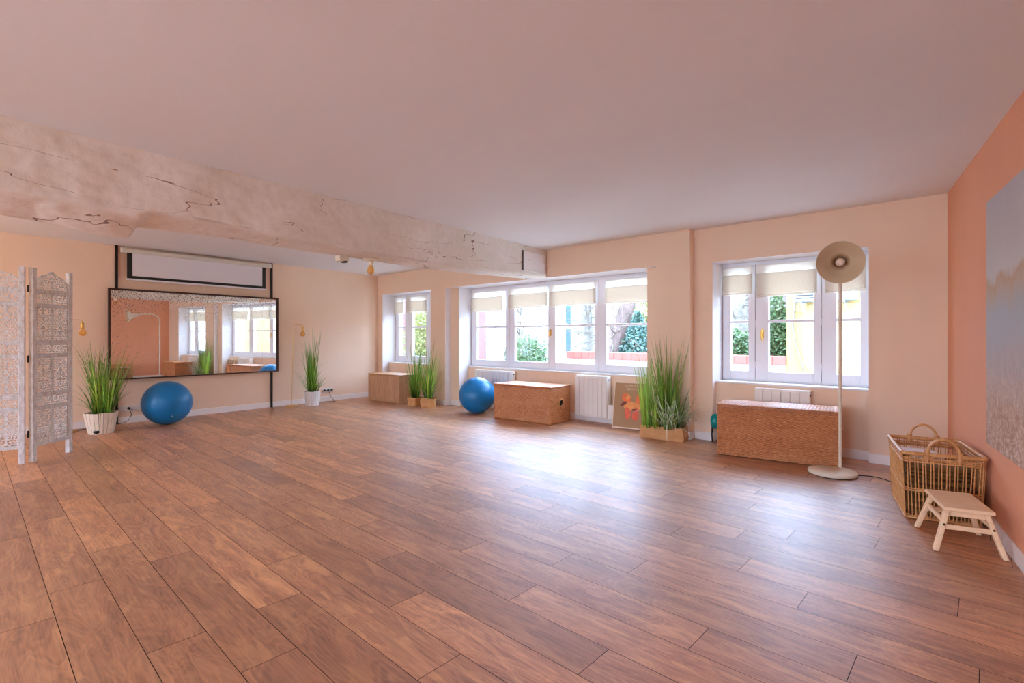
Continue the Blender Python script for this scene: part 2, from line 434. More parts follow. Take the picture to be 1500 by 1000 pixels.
wallbox(mb, -2.65, -2.423, 6.16, 0, ZT)
wallbox(mb, -2.423, -.86, 6.26, 0, ZS)
wallbox(mb, -.86, .1, 6.16, 0, ZT)
o = mb.build('wall_window', [M['peach'], M['reveal']]); struct(o)
# reveals (side faces inside the recesses and the soffits) are painted white
for p in o.data.polygons:
    n, c = p.normal, p.center
    if abs(n.x) > .9 and c.z < ZT and c.y > 6.04 and not (c.x > -.87 and n.x > 0) and abs(c.x+2.65) > .01 and abs(c.x+7.72) > .01 and -9.5 < c.x < -.8: p.material_index = 1
    if n.z < -.9 and c.z > 2: p.material_index = 1
# sills
for i, (x0, x1, y0) in enumerate(((-9.435, -7.76, 6.235), (-7.05, -3.286, 6.372), (-2.423, -.86, 6.25))):
    mb = MB(); mb.box(x0, x1, y0, 6.56, ZS, ZS+.022); struct(mb.build('trim_%d' % (i+1), M['reveal'], bevel=.004))

# mirror wall and right wall (not quite square to the window wall)
MW = empty('wall_left', (-9.3176, 3, 0), EPS); MW['kind'] = 'structure'
mb = MB(); mb.box(-.25, 0, -7.5, 3.25, 0, H); struct(mb.build('wall_left_plaster', M['peach'], MW))
RW = empty('wall_right', (.3019, 3, 0), DR); RW['kind'] = 'structure'
mb = MB(); mb.box(0, .25, -7.5, 3.4, 0, H); struct(mb.build('wall_right_plaster', M['salmon'], RW))
def MWp(x, y, z=0): return Vector((-9.3176, 3, z))+Rz(EPS) @ Vector((x, y, 0))
def RWp(x, y, z=0): return Vector((.3019, 3, z))+Rz(DR) @ Vector((-x, y, 0))

# wall behind the camera; its three tall windows are invented to admit more daylight
mb = MB(); op = [(-7.9, -6.3), (-4.1, -2.5), (-1.4, .2)]
xs = [WX0]+[v for p in op for v in p]+[WX1+.3]
for i in range(0, len(xs), 2): mb.box(xs[i], xs[i+1], WYB-.3, WYB, 0, H)
for a, b in op: mb.box(a, b, WYB-.3, WYB, 2.3, H); mb.box(a, b, WYB-.3, WYB, 0, .3)
struct(mb.build('wall_front', M['peach']))

# baseboards
def bb(name, segs, parent=None):
    mb = MB()
    for s in segs: mb.box(*s)
    return struct(mb.build(name, M['skirting'], parent, bevel=.003))
hb = .095; t_ = .013
bb('baseboard_left', [(0, t_, -7.3, 3.1, 0, hb)], MW)
bb('baseboard_right', [(-t_, 0, -7.3, 3.25, 0, hb)], RW)
bb('baseboard_window', [(-9.7, -9.435, 6.08-t_, 6.08, 0, hb), (-9.435, -7.76, 6.243-t_, 6.243, 0, hb), (-7.72, -7.291, 6.03-t_, 6.03, 0, hb), (-7.291, -7.291+t_, 6.03-t_, 6.156, 0, hb),
    (-7.291, -7.05, 6.156-t_, 6.156, 0, hb), (-7.05, -7.05+t_, 6.156-t_, 6.382, 0, hb), (-7.05, -3.286, 6.382-t_, 6.382, 0, hb),
    (-3.286, -3.094, 6.156-t_, 6.156, 0, hb), (-3.094, -2.65, 6.03-t_, 6.03, 0, hb), (-2.65, -2.65+t_, 6.03-t_, 6.16, 0, hb), (-2.65, -2.423, 6.16-t_, 6.16, 0, hb),
    (-2.423, -2.423+t_, 6.16-t_, 6.26, 0, hb), (-2.423, -.86, 6.26-t_, 6.26, 0, hb), (-.86, -.2, 6.16-t_, 6.16, 0, hb)])

# ------------------------------------------------------------------ windows
def window(idx, x0, x1, yf, cas, ztop=2.16, zmunt=1.44, zg0=.845, zg1=2.06, handle=None):
    root = empty('window_%d' % idx, ((x0+x1)/2, yf, ZS+.02)); root['kind'] = 'structure'
    ox, oy, oz = (x0+x1)/2, yf, ZS+.02
    zb = ZS+.022; inv = lambda mb: [(x-ox, y-oy, z-oz) for x, y, z in mb.v]
    def fin(mb, *a, **k):
        mb.v = inv(mb); o = mb.build(*a, **k); struct(o); return o
    f = MB()   # fixed frame
    f.box(x0, x1, yf+.02, yf+.09, zb, zb+.035); f.box(x0, x1, yf+.02, yf+.09, ztop-.04, ztop)
    f.box(x0, x0+.02, yf+.021, yf+.089, zb, ztop); f.box(x1-.02, x1, yf+.021, yf+.089, zb, ztop)
    for c in cas[1:]: f.box(c[0]-.022, c[0]+.022, yf+.03, yf+.088, zb, ztop)
    fin(f, 'window_frame', M['pvc'], root, bevel=.003)
    for (c0, c1, g0, g1) in cas:
        s = MB(); a, b = c0+.003, c1-.003; zz0, zz1 = zb+.02, ztop-.035
        s.box(a, g0, yf-.012, yf+.045, zz0, zz1); s.box(g1, b, yf-.012, yf+.045, zz0, zz1)
        s.box(g0, g1, yf-.0118, yf+.0448, zz0, zg0); s.box(g0, g1, yf-.0118, yf+.0448, zg1, zz1)
        s.box(g0, g1, yf-.008, yf+.035, zmunt-.016, zmunt+.016)
        # glazing bead and hinges
        s.box(a-.004, a+.008, yf-.020, yf-.008, zz0+.14, zz0+.22); s.box(a-.004, a+.008, yf-.020, yf-.008, zz1-.75, zz1-.67)
        so = fin(s, 'sash', M['pvc'], root, bevel=.004)
        g = MB(); g.box(g0-.004, g1+.004, yf+.012, yf+.018, zg0-.004, zg1+.004)
        fin(g, 'glass_pane', M['glass'], root)
    if handle:
        h = MB(); hx, hz = handle
        h.box(hx-.014, hx+.014, yf-.018, yf-.012, hz-.045, hz+.06)
        h.tube([(hx, yf-.015, hz+.03), (hx, yf-.055, hz+.03)], .008, 8)
        h.tube([(hx, yf-.052, hz+.035), (hx-.004, yf-.056, hz), (hx, yf-.05, hz-.055), (hx+.002, yf-.046, hz-.08)], [.009, .010, .008, .006], 8)
        fin(h, 'handle', M['brass'], root)
window(1, -9.435, -7.76, 6.42, [(-9.43, -9.02, -9.315, -9.085), (-9.02, -8.25, -8.82, -8.36), (-8.25, -7.765, -8.14, -7.87)], zmunt=1.46, zg0=.865)
window(2, -7.05, -3.286, 6.468, [(-7.04, -6.07, -6.91, -6.16), (-6.07, -5.175, -5.945, -5.21), (-5.175, -4.24, -5.06, -4.31), (-4.24, -3.29, -4.11, -3.40)], zmunt=1.436, handle=(-5.155, 1.32))
window(3, -2.423, -.86, 6.47, [(-2.41, -2.027, -2.315, -2.105), (-2.027, -1.336, -1.88, -1.415), (-1.336, -.865, -1.19, -.977)], zmunt=1.44, handle=(-1.945, 1.29))

# invented street windows behind the camera, added for their daylight
for i, (a, b) in enumerate(op):
    root = empty('window_%d' % (i+4), ((a+b)/2, WYB-.1, .3)); root['kind'] = 'structure'
    f = MB(); w = (b-a)/2
    for q in (-w, -.03, w-.06): f.box(q, q+.06, -.03, .03, 0, 2.0)
    for q in (0, 1.25, 1.94): f.box(-w, w, -.028, .028, q, q+.06)
    struct(f.build('window_frame', M['pvc'], root)); g = MB(); g.box(-w, w, -.004, .004, .02, 1.98); struct(g.build('glass_pane', M['glass'], root))

# ------------------------------------------------------------------ roman blinds
def blind(x0, x1, y, ztop, zbot, label, tilt=0, cord=False, single=.09):
    w = x1-x0; root = empty('roman_blind', ((x0+x1)/2, y, zbot), label=label, cat='blind', group='linen roman blinds on the window sashes')
    h = ztop-zbot; a = -w/2; b = w/2
    def sheet(z0, z1, yo, sag):
        mb = MB(); nx, nz = 16, 10; vs = []
        for j in range(nz+1):
            for i in range(nx+1):
                u, v = i/nx, j/nz
                z = z0+(z1-z0)*v+tilt*(u-.5)*(1-v)+sag*(4*u*(1-u))*(1-v)
                yy = yo+.004*sin(u*9+v*2)-.012*sin(v*pi)*(.5+.5*sin(3*u+1))
                vs.append((a+w*u, yy, z))
        mb.add(vs, [(j*(nx+1)+i, j*(nx+1)+i+1, (j+1)*(nx+1)+i+1, (j+1)*(nx+1)+i) for j in range(nz) for i in range(nx)], True)
        return mb
    o = sheet(.02, h, -.012, .004).build('cloth', M['linen'], root)
    o = sheet(.0, h-single, -.026, -.004).build('fold', M['linen'], root)
    sm = o.modifiers.new('s', 'SOLIDIFY'); sm.thickness = .003
    hem = MB(); hem.box(a, b, -.034, -.008, -.018+.0, .004); hm = hem.build('hem', M['linen'], root, bevel=.006)
    hm.rotation_euler = (0, -math.atan2(tilt, w), 0)
    r = MB(); r.box(a, b, -.02, .004, h-.004, h+.014); r.build('head_rail', M['whitemetal'], root)
    if cord:
        c = MB(); c.tube([(b-.015, -.03, 0), (b-.012, -.032, -.15), (b-.02, -.034, -.32)], .0022, 6); c.tube([(b-.02, -.034, -.30), (b-.02, -.034, -.345)], [.004, .008], 8)
        c.build('cord', M['whitemetal'], root)
for a in ((-7.02, -6.20, 6.44, 2.075, 1.735, 'leftmost and lowest hung linen blind of the wide four-sash window', 0.0),
          (-6.06, -5.20, 6.44, 2.085, 1.765, 'linen blind over the second sash of the wide window, left of the brass handle', .012),
          (-5.16, -4.27, 6.44, 2.085, 1.765, 'linen blind over the third sash of the wide window, right of the brass handle', .014),
          (-4.10, -3.33, 6.44, 2.085, 1.755, 'linen blind on the sash nearest the big potted grasses', 0)):
    blind(a[0], a[1], a[2], a[3], a[4], a[5], a[6], single=.10)
for a in ((-2.40, -2.05, 6.44, 2.10, 1.785, 'narrow linen blind on the left sash of the window above the long wicker chest', 0, False),
          (-2.01, -1.37, 6.44, 2.10, 1.75, 'wide linen blind in the middle of the window above the long wicker chest', .02, True),
          (-1.29, -.92, 6.44, 2.10, 1.755, 'linen blind half hidden behind the round lamp shade', .012, False)):
    blind(*a[:7], cord=a[7])
for a in ((-9.42, -9.10, 6.39, 2.10, 1.775, 'narrow linen blind on the left sash of the far corner window'),
          (-8.99, -8.29, 6.39, 2.10, 1.79, 'wider linen blind of the far corner window, above the tall grasses')):
    blind(a[0], a[1], a[2], a[3], a[4], a[5])

# ------------------------------------------------------------------ rough plastered beam
def interp(x, tb):
    if x <= tb[0][0]: return tb[0][1]
    for (a, va), (b, vb) in zip(tb, tb[1:]):
        if x <= b: return va+(vb-va)*(x-a)/(b-a)
    return tb[-1][1]
def build_beam():
    ys = []; y = WYB
    while y < 6.03: ys.append(y); y += .022 if -.1 < y < 2.2 else (.035 if y > 0 else .08)
    ys.append(6.03)
    backz = [(-4.2, 2.07), (-1, 2.06), (0.16, 2.055), (.32, 2.045), (.46, 2.033), (.7, 2.0), (.84, 2.008), (.87, 2.03), (.89, 2.10), (1.4, 2.122), (2, 2.112), (2.7, 2.108), (3.8, 2.098), (4.9, 2.128), (6.03, 2.168)]
    frontz = [(-4.2, 2.13), (.0, 2.125), (.75, 2.10), (.84, 2.105), (.93, 2.145), (1.8, 2.115), (3.5, 2.085), (5, 2.12), (6.03, 2.155)]
    width = [(-4.2, .45), (1, .44), (3.5, .42), (6.03, .385)]
    nf, nu, nbk = 22, 16, 10
    vs = []; per = nf+nu+nbk+1
    for y in ys:
        xf = -4.30-(y-.14)*.101; w = interp(y, width); zf = interp(y, frontz); zb = interp(y, backz)
        prof = [(xf, H-(H-zf)*i/nf) for i in range(nf)]
        prof += [(xf-w*i/nu, zf+(zb-zf)*(i/nu)) for i in range(nu)]
        prof += [(xf-w, zb+(H-zb)*i/nbk) for i in range(nbk+1)]
        amp0 = .35+.65*max(0, min(1, (5.5-y)/3.0))
        for i, (x, z) in enumerate(prof):
            p = Vector((x, y, z))
            fade = max(0.0, min(1, (H-z)/.05))
            n1 = noise.noise(p*2.1)*.02+noise.noise(p*6.5+Vector((3, 1, 2)))*.013+noise.noise(p*15)*.008+noise.noise(p*34)*.0035
            # rounded arris
            if i < nf: nrm = Vector((1, 0, 0)); e = max(0, 1-abs(z-zf)/.05)
            elif i < nf+nu: nrm = Vector((0, 0, -1)); e = max(0, 1-abs(x-xf)/.05)
            else: nrm = Vector((-1, 0, 0)); e = 0
            p = p+nrm*(n1*amp0*fade)-Vector((1, 0, -1)).normalized()*(.016*e*e)
            vs.append(p)
    fs = []
    for a in range(len(ys)-1):
        for i in range(per-1): fs.append((a*per+i, a*per+i+1, (a+1)*per+i+1, (a+1)*per+i))
    fs.append(tuple(range(per))); fs.append(tuple((len(ys)-1)*per+i for i in reversed(range(per))))
    mb = MB(); mb.add(vs, fs, True); o = mb.build('ceiling_beam', M['beam']); struct(o)
build_beam()
def beam_x(y, d=0): return -4.30-(y-.14)*.101+d

# cover plate at the wall end of the beam
y0, y1 = 5.35, 5.98
root = empty('cover_plate', (beam_x(5.66, .012), 5.66, 2.36), math.atan2(.101, 1), label='square white cover plate at the window end of the rough ceiling beam', cat='cover plate')
mb = MB(); mb.box(0, .012, -.25, .30, -.155, .125); mb.build('plate', M['reveal'], root, bevel=.003)
mb = MB(); mb.box(-.004, .006, -.262, -.252, -.155, .13); mb.build('edge_strip', M['blackmetal'], root)
for yy in (-.12, .26):
    mb = MB(); mb.tube([(.012, yy, 0), (.035, yy, .0)], .006, 8); mb.tube([(.035, yy-.035, .006), (.035, yy+.035, -.004)], .005, 8); mb.build('catch', M['whitemetal'], root)

# bare bulb and bracket under the beam
root = empty('ceiling_bulb', (-4.92, 3.02, 2.085), label='bare amber bulb on a round plate under the ceiling beam', cat='light bulb')
mb = MB(); mb.lathe([(0, .03), (.075, .03), (.08, .005), (.06, 0), (0, 0)], 24); mb.build('ceiling_rose', M['lampwhite'], root)
mb = MB(); mb.lathe([(0, -.05), (.022, -.05), (.024, 0), (0, .0)], 16); mb.build('bulb_holder', M['lampwhite'], root)
mb = MB(); mb.lathe([(.016, -.045), (.028, -.065), (.038, -.095), (.036, -.12), (.024, -.142), (0, -.15)], 20); b = mb.build('bulb', M['amber'], root)
mb = MB(); mb.tube([(0, -.01, -.05), (0, -.012, -.12), (0, 0, -.07), (0, .012, -.12), (0, .01, -.05)], .002, 5); mb.build('filament', M['filament'], b)
root = empty('wall_bracket', (-4.99, 2.72, 2.09), label='small grey bracket fixed under the beam beside the bare bulb', cat='bracket')
mb = MB(); mb.box(-.05, .05, -.05, .05, -.035, .03); mb.build('bracket_body', M['casing'], root, bevel=.004)
mb = MB(); mb.box(-.02, .05, .0, .04, -.05, -.034); mb.build('bracket_foot', M['blackmetal'], root)

# ------------------------------------------------------------------ projector screen and mirror (mirror-wall frame)
def onwall(name, x, y, z=0, **kw):
    return empty(name, MWp(x, y, z), EPS, **kw)
root = onwall('projection_screen', .10, -.40, 0, label='white pull-down projection screen with black border above the mirror', cat='projection screen')
mb = MB(); mb.box(-.035, .035, -1.06, 1.06, 2.475, 2.535); mb.build('casing', M['casing'], root, bevel=.012)
for s in (-1, 1):
    mb = MB(); mb.box(-.04, .04, s*1.06-.03, s*1.06+.03, 2.47, 2.545); mb.build('end_cap', M['casing'], root, bevel=.008)
mb = MB(); mb.box(-.002, .0, -.985, .985, 2.14, 2.48); mb.build('fabric', M['screenfabric'], root)
mb = MB(); mb.box(-.0015, .0015, -1.02, -.955, 2.105, 2.48); mb.box(-.0015, .0015, .94, 1.0, 2.105, 2.48); mb.box(-.001, .0018, -1.02, 1.0, 2.105, 2.145); mb.build('border', M['screenblack'], root)
mb = MB(); mb.box(-.01, .01, -1.03, 1.01, 2.078, 2.104); mb.build('weight_bar', M['screenfabric'], root, bevel=.004)
mb = MB(); mb.tube([(0, .0, 2.08), (0, .0, 2.03)], .003, 6); mb.tube([(.0, -.012, 2.02), (0, .012, 2.02)], .003, 6); mb.build('pull_cord', M['whitemetal'], root)

root = onwall('wall_mirror', 0, -.39, 0, label='long horizontal antiqued mirror held on two dark floor-to-ceiling posts', cat='mirror')
ya, yb_, za, zb_ = -1.237, 1.237, .64, 1.955
for yy in (-1.133, 1.1375):
    mb = MB(); mb.box(.006, .03, yy-.017, yy+.017, 0, H); mb.build('post', M['blackmetal'], root, bevel=.002)
mb = MB(); fw = .026
mb.box(.03, .075, ya, yb_, zb_-fw, zb_); mb.box(.03, .075, ya, yb_, za, za+fw*.7); mb.box(.03, .075, ya, ya+fw, za, zb_); mb.box(.03, .075, yb_-fw, yb_, za, zb_)
mb.build('frame', M['rustframe'], root, bevel=.002)
mb = MB()
for a, b in ((ya+.02, .155), (.157, .955), (.957, yb_-.02)): mb.box(.034, .05, a, b, za+.012, zb_-.02)
mo = mb.build('mirror_sheet', M['mirror'], root)

# sockets
def sockets(name, wallfn, rz, y, z, n, label, plugs=()):
    root = empty(name, wallfn(0.001, y, z), rz, label=label, cat='power socket')
    mb = MB(); mb.box(0, .010, -.04*n, .04*n, -.042, .042); mb.build('face_plate', M['socket'], root, bevel=.003)
    for i in range(n):
        yy = -.04*n+.04+.08*i
        mb = MB(); mb.lathe([(.026, 0), (.026, .004), (.02, .004), (.02, -.004), (0, -.004)], 20, Matrix.Translation((.010, yy, 0)) @ Matrix.Rotation(pi/2, 4, 'Y')); mb.build('outlet', M['socket'], root)
        if i in plugs:
            p = MB(); p.lathe([(0, .0), (.019, 0), (.019, .022), (.012, .034), (0, .036)], 16, Matrix.Translation((.012, yy, 0)) @ Matrix.Rotation(pi/2, 4, 'Y')); p.build('plug', M['plug'], root)
sockets('wall_socket', MWp, EPS, -1.335, .215, 4, 'long wall socket strip with a black plug beside the teal ball', (1,))
sockets('wall_socket', MWp, EPS, 1.88, .215, 3, 'wall socket strip with plugged leads right of the smaller white pot', (0, 1, 2))
c = RWp(.001, .2, .28)
root = empty('wall_socket', c, DR+pi, label='white wall socket low on the salmon wall', cat='power socket')
mb = MB(); mb.box(0, .01, -.08, .08, -.042, .042); mb.build('face_plate', M['socket'], root, bevel=.003)

def cable(pts, r, label, m=None):
    mb = MB(); P = [Vector(p) for p in pts]; Q = []
    for i in range(len(P)-1):   # Catmull-Rom
        p0, p1, p2, p3 = P[max(i-1, 0)], P[i], P[i+1], P[min(i+2, len(P)-1)]
        for j in range(8):
            t = j/8; Q.append(.5*((2*p1)+(p2-p0)*t+(2*p0-5*p1+4*p2-p3)*t*t+(-p0+3*p1-3*p2+p3)*t**3))
    Q.append(P[-1]); mb.tube(Q, r, 6); return tag(mb.build('power_cable', m or M['plug']), label, 'cable')
a = MWp(.05, -1.375, .2)
cable([a, MWp(.07, -1.36, .12), MWp(.06, -1.42, .03), MWp(.08, -1.60, .006), MWp(.12, -1.8, .006), MWp(.2, -1.97, .006), MWp(.28, -2.08, .006)], .004, 'black lead running from the plug behind the wooden pot')
cable([MWp(.05, 1.88, .19), MWp(.08, 1.90, .1), MWp(.1, 1.96, .012), MWp(.2, 1.9, .006), MWp(.16, 1.78, .006), MWp(.1, 1.7, .006)], .004, 'dark lead looped on the floor below the socket strip')
cable([(-.87, 5.47, .007), (-.76, 5.53, .006), (-.66, 5.50, .006), (-.585, 5.42, .006)], .004, 'thin lead trailing from the big lamp base towards the cane basket')

# ------------------------------------------------------------------ exercise balls
def ball(x, y, r, label, ang):
    root = empty('exercise_ball', (x, y, 0), ang, label=label, cat='exercise ball', group='blue exercise balls')
    mb = MB(); n = 48; prof = []
    for i in range(n+1):
        t = pi*i/n; rr = r*sin(t); zz = r-r*cos(t)
        if zz < .004: zz = .004
        if i in (n//2-6, n//2+6, n//2-12, n//2+12): rr *= .9965
        prof.append((rr, zz*.985))
    mb.lathe(prof, 64); mb.build('rubber_shell', M['ball'], root)
    v = MB(); d = Vector((cos(-.9)*cos(.0), sin(-.9), -.62)).normalized()
    c = Vector((0, 0, r*.985))+d*(r-.001); q = d.to_track_quat('Z', 'Y').to_matrix().to_4x4()
    v.lathe([(0, .004), (.007, .004), (.008, 0)], 12, Matrix.Translation(c) @ q); v.build('valve_plug', M['whitemetal'], root)
ball(-8.637, 1.989, .315, 'large teal blue exercise ball on the floor under the mirror', .9)
ball(-6.17, 5.78, .300, 'brighter blue exercise ball in front of the wide window recess', 1.3)

# ------------------------------------------------------------------ wicker chests
def weave_face(mb, W, Hh, org, ux, uz, nrm, style, amp=1.0):
    """grid with real over-under relief. style 'weave' | 'cord' | 'bamboo'"""
    org, ux, uz, nrm = map(Vector, (org, ux, uz, nrm))
    if style == 'weave': su, sv, pu, pv = .0062, .0040, .030, .0125
    elif style == 'cord': su, sv, pu, pv = .0042, .012, .0145, .048
    else: su, sv, pu, pv = .0040, .03, .016, .3
    nu = max(2, int(W/su)); nv = max(2, int(Hh/sv))
    U = np.linspace(0, W, nu+1); V = np.linspace(0, Hh, nv+1)
    uu, vv = np.meshgrid(U, V)
    if style == 'weave':
        row = np.floor(vv/pv); f = (vv/pv)-row
        h = np.sqrt(np.clip(1-(2*f-1)**2, 0, 1))*.0055*(1+.6*np.cos(pi*(uu/pu+row)))+.004*np.cos(pi*(uu/pu+row))
    elif style == 'cord':
        col = np.floor(uu/pu); f = uu/pu-col
        h = np.sqrt(np.clip(1-(2*f-1)**2, 0, 1))*.0062+.0026*np.cos(pi*(vv/pv+col))
    else:
        col = np.floor(uu/pu); f = uu/pu-col
        rs = np.array([random.Random(int(c)).uniform(-.0012, .0016) for c in range(int(col.max())+1)])
        h = np.sqrt(np.clip(1-(2*f-1)**2, 0, 1))*.005+rs[col.astype(int)]
    h = h*amp
    e = np.minimum.reduce([uu, W-uu, vv, Hh-vv]); h = h*np.clip(e/.004, 0, 1)
    vs = [tuple(org+ux*float(uu[j, i])+uz*float(vv[j, i])+nrm*float(h[j, i])) for j in range(nv+1) for i in range(nu+1)]
    n1 = nu+1
    mb.add(vs, [(j*n1+i, j*n1+i+1, (j+1)*n1+i+1, (j+1)*n1+i) for j in range(nv) for i in range(nu)], True)

def chest(x, y, ang, W, D, Hh, style, m, label, handle=True):
    root = empty('wicker_chest', (x, y, 0), ang, label=label, cat='wicker chest', group='lidded wicker chests by the windows')
    b = MB(); hb_ = Hh-.035
    b.box(.004, W-.004, .004, D-.004, .008, hb_)
    weave_face(b, W, hb_-.006, (0, 0, .006), (1, 0, 0), (0, 0, 1), (0, -1, 0), style)
    weave_face(b, D, hb_-.006, (W, 0, .006), (0, 1, 0), (0, 0, 1), (1, 0, 0), style)
    weave_face(b, D, hb_-.006, (0, D, .006), (0, -1, 0), (0, 0, 1), (-1, 0, 0), style)
    b.build('body', m, root)
    for px, py in ((0, 0), (W, 0), (W, D), (0, D)):
        c = MB(); c.tube([(px, py, .0), (px, py, hb_)], .008, 8); c.build('corner_cane', m, root)
    l = MB(); l.box(-.006, W+.006, -.006, D+.006, hb_+.004, Hh-.004)
    weave_face(l, W+.012, D+.012, (-.006, -.006, Hh-.004), (1, 0, 0), (0, 1, 0), (0, 0, 1), 'cord' if style != 'weave' else 'weave', .4)
    for A, B in (((-.006, -.006), (W+.006, -.006)), ((W+.006, -.006), (W+.006, D+.006)), ((W+.006, D+.006), (-.006, D+.006)), ((-.006, D+.006), (-.006, -.006))):
        l.tube([(*A, Hh-.012), (*B, Hh-.012)], .010, 8)
    l.build('lid', m, root)
    if handle:
        hnd = MB(); hnd.tube(arc((W+.012, D*.5, Hh*.55), .055, 0, 2*pi, 20, (0, 1, 0), (.25, 0, 1))[:-1], .009, 8, closed=True); hnd.build('handle', M['cane'], root); hh_ = MB(); hh_.lathe([(0, .0), (.042, 0), (.042, -.006), (0, -.006)], 20, Matrix.Translation((W+.0105, D*.5, Hh*.55)) @ Matrix.Rotation(pi/2, 4, 'Y')); hh_.build('hand_hole_shade', M['dark'], root)  # flat dark disc paints the shade of the opening inside the ring
chest(-9.03, 5.50, R_(3.2), .98, .42, .545, 'bamboo', M['bamboo'], 'brown slatted bamboo chest in the far corner under the small window', False)
chest(-5.585, 5.605, R_(3.6), 1.055, .50, .545, 'cord', M['rattan'], 'woven wicker chest with a ring handle between blue ball and radiator')
chest(-2.10, 5.49, R_(9.0), 1.09, .42, .548, 'weave', M['rattan'], 'large rattan chest with a basket weave behind the big floor lamp')

# ------------------------------------------------------------------ radiators
def radiator(x0, x1, yf, yb, z0, z1, n, label, box=None, yw=None):
    root = empty('radiator', ((x0+x1)/2, yf, z0), label=label, cat='radiator', group='white panel radiators under the windows')
    ox = (x0+x1)/2; b = MB(); w = (x1-x0)/n
    b.box(x0-ox, x1-ox, .012, yb-yf, 0, z1-z0)
    for s in (x0-ox+.08, x1-ox-.08):
        if yw: b.box(s-.02, s+.02, yb-yf-.002, yw-yf-.002, (z1-z0)*.7, (z1-z0)*.7+.04)
    b.build('body', M['radiator'], root, bevel=.006)
    f = MB()
    for i in range(n):
        a = x0-ox+w*i+.004; f.box(a, a+w-.008, -.0, .012, .012, z1-z0-.02)
    f.build('front_fins', M['radiator'], root, bevel=.004)
    t = MB(); t.box(x0-ox+.01, x1-ox-.01, .02, yb-yf-.02, z1-z0, z1-z0+.004); t.build('top_grille', M['whitemetal'], root)
    if box:
        k = MB(); k.box(x1-ox+.002, x1-ox+box, .02, yb-yf, .0, .2); k.build('control_box', M['radiator'], root, bevel=.008)
    sc = MB()
    sc.lathe([(0, .003), (.012, .003), (.012, 0)], 12, Matrix.Translation((x1-ox+.0, (yb-yf)/2, z1-z0-.05)) @ Matrix.Rotation(pi/2, 4, 'Y')); sc.build('side_screw', M['blackmetal'], root)
radiator(-6.75, -5.83, 6.26, 6.345, .10, .675, 10, 'white radiator mostly hidden behind the bright blue ball', yw=6.382)
radiator(-4.50, -3.95, 6.22, 6.33, .085, .69, 7, 'white finned radiator between the wicker chest and the leaning poster', box=.12, yw=6.382)
radiator(-1.95, -1.385, 6.165, 6.245, .12, .672, 6, 'white radiator whose top shows above the large rattan chest', yw=6.26)

# ------------------------------------------------------------------ leaning poster
root = empty('framed_poster', (-3.79, 6.10, 0), R_(12), label='brown poster with an orange drawing leaning on the wall beside the radiator', cat='poster')
lean = Matrix.Rotation(-R_(12), 4, 'X')
PWd, PHt = .56, .63
def pq(mb, poly, d, mi=0):
    vs = [lean @ Vector((x, -d, z+.012)) for x, z in poly]+[lean @ Vector((x, -d+.002, z+.012)) for x, z in poly]
    n = len(poly); mb.add(vs, [tuple(range(n)), tuple(reversed(range(n, 2*n)))]+[(i, i+n, (i+1) % n+n, (i+1) % n) for i in range(n)], False, mi)
def blob(cx, cz, rx, rz, a=0, n=20, wob=.08, seed=1):
    r = random.Random(seed); ph = r.uniform(0, 6)
    return [(cx+cos(a)*rx*k*cos(t)-sin(a)*rz*k*sin(t), cz+sin(a)*rx*k*cos(t)+cos(a)*rz*k*sin(t)) for t in [2*pi*i/n for i in range(n)] for k in [1+wob*sin(3*t+ph)]]
mb = MB(); mb.box(0, PWd, -.016, 0, 0, PHt, M_=Matrix.Translation((0, 0, .008)) @ lean)
mb.build('frame', mat('pale_poster_frame', srgb(232, 206, 178), .4), root, bevel=.002)
mb = MB(); pq(mb, [(.014, .012), (PWd-.014, .012), (PWd-.014, PHt-.014), (.014, PHt-.014)], .019); mb.build('print', M['poster_bg'], root)
cx = PWd/2
mb = MB(); d = .0205
pq(mb, blob(cx-.09, .40, .055, .085, .5, seed=1), d, 0); pq(mb, blob(cx+.09, .40, .055, .085, -.45, seed=2), d, 0)
pq(mb, blob(cx, .30, .14, .06, 0, seed=3), d+.0004, 2); pq(mb, blob(cx-.065, .20, .042, .085, .1, seed=4), d+.0008, 1); pq(mb, blob(cx+.045, .195, .046, .09, -.08, seed=5), d+.0008, 1)
pq(mb, blob(cx-.13, .33, .05, .022, .6, seed=6), d+.0012, 3); pq(mb, blob(cx+.02, .255, .035, .014, .1, seed=7), d+.0012, 3)
pq(mb, blob(cx-.075, .43, .03, .035, 0, seed=8), d+.0012, 2); pq(mb, blob(cx-.09, .435, .005, .012, 0), d+.0016, 3); pq(mb, blob(cx+.10, .42, .005, .009, 0), d+.0016, 3)
mb.build('drawing', [M['poster_o1'], M['poster_o2'], M['poster_o3'], M['poster_dk']], root)
mb = MB(); r = random.Random(3)
for zz, xa, xb, hh in ((.565, cx-.13, cx+.13, .024), (.525, cx-.095, cx+.09, .022)):
    x = xa
    while x < xb:
        w = r.uniform(.009, .014); q = r.random()
        pq(mb, [(x, zz), (x+.0035, zz), (x+.0035, zz+hh), (x, zz+hh)], d)
        if q < .7: pq(mb, [(x+.0035, zz+hh-.004), (x+w, zz+hh-.004), (x+w, zz+hh), (x+.0035, zz+hh)], d)
        if q > .3: pq(mb, [(x+.0035, zz), (x+w, zz), (x+w, zz+.004), (x+.0035, zz+.004)], d)
        x += w+.005+(.012 if r.random() < .15 else 0)
mb.build('lettering', M['poster_tx'], root)

# ------------------------------------------------------------------ teal ornament between planter and chest
root = empty('ornament', (-2.365, 6.10, 0), label='small glossy teal ornament on thin dark legs beside the large rattan chest', cat='ornament')
mb = MB(); mb.lathe([(0, .345), (.03, .335), (.05, .30), (.058, .25), (.05, .20), (.03, .17), (0, .16)], 24); mb.build('body', M['teal'], root)
for a in (-.035, .03):
    mb = MB(); mb.tube([(a, 0, .19), (a*1.1, -.01, .09), (a, 0, 0)], [.014, .008, .010], 8); mb.build('leg', M['blackmetal'], root)

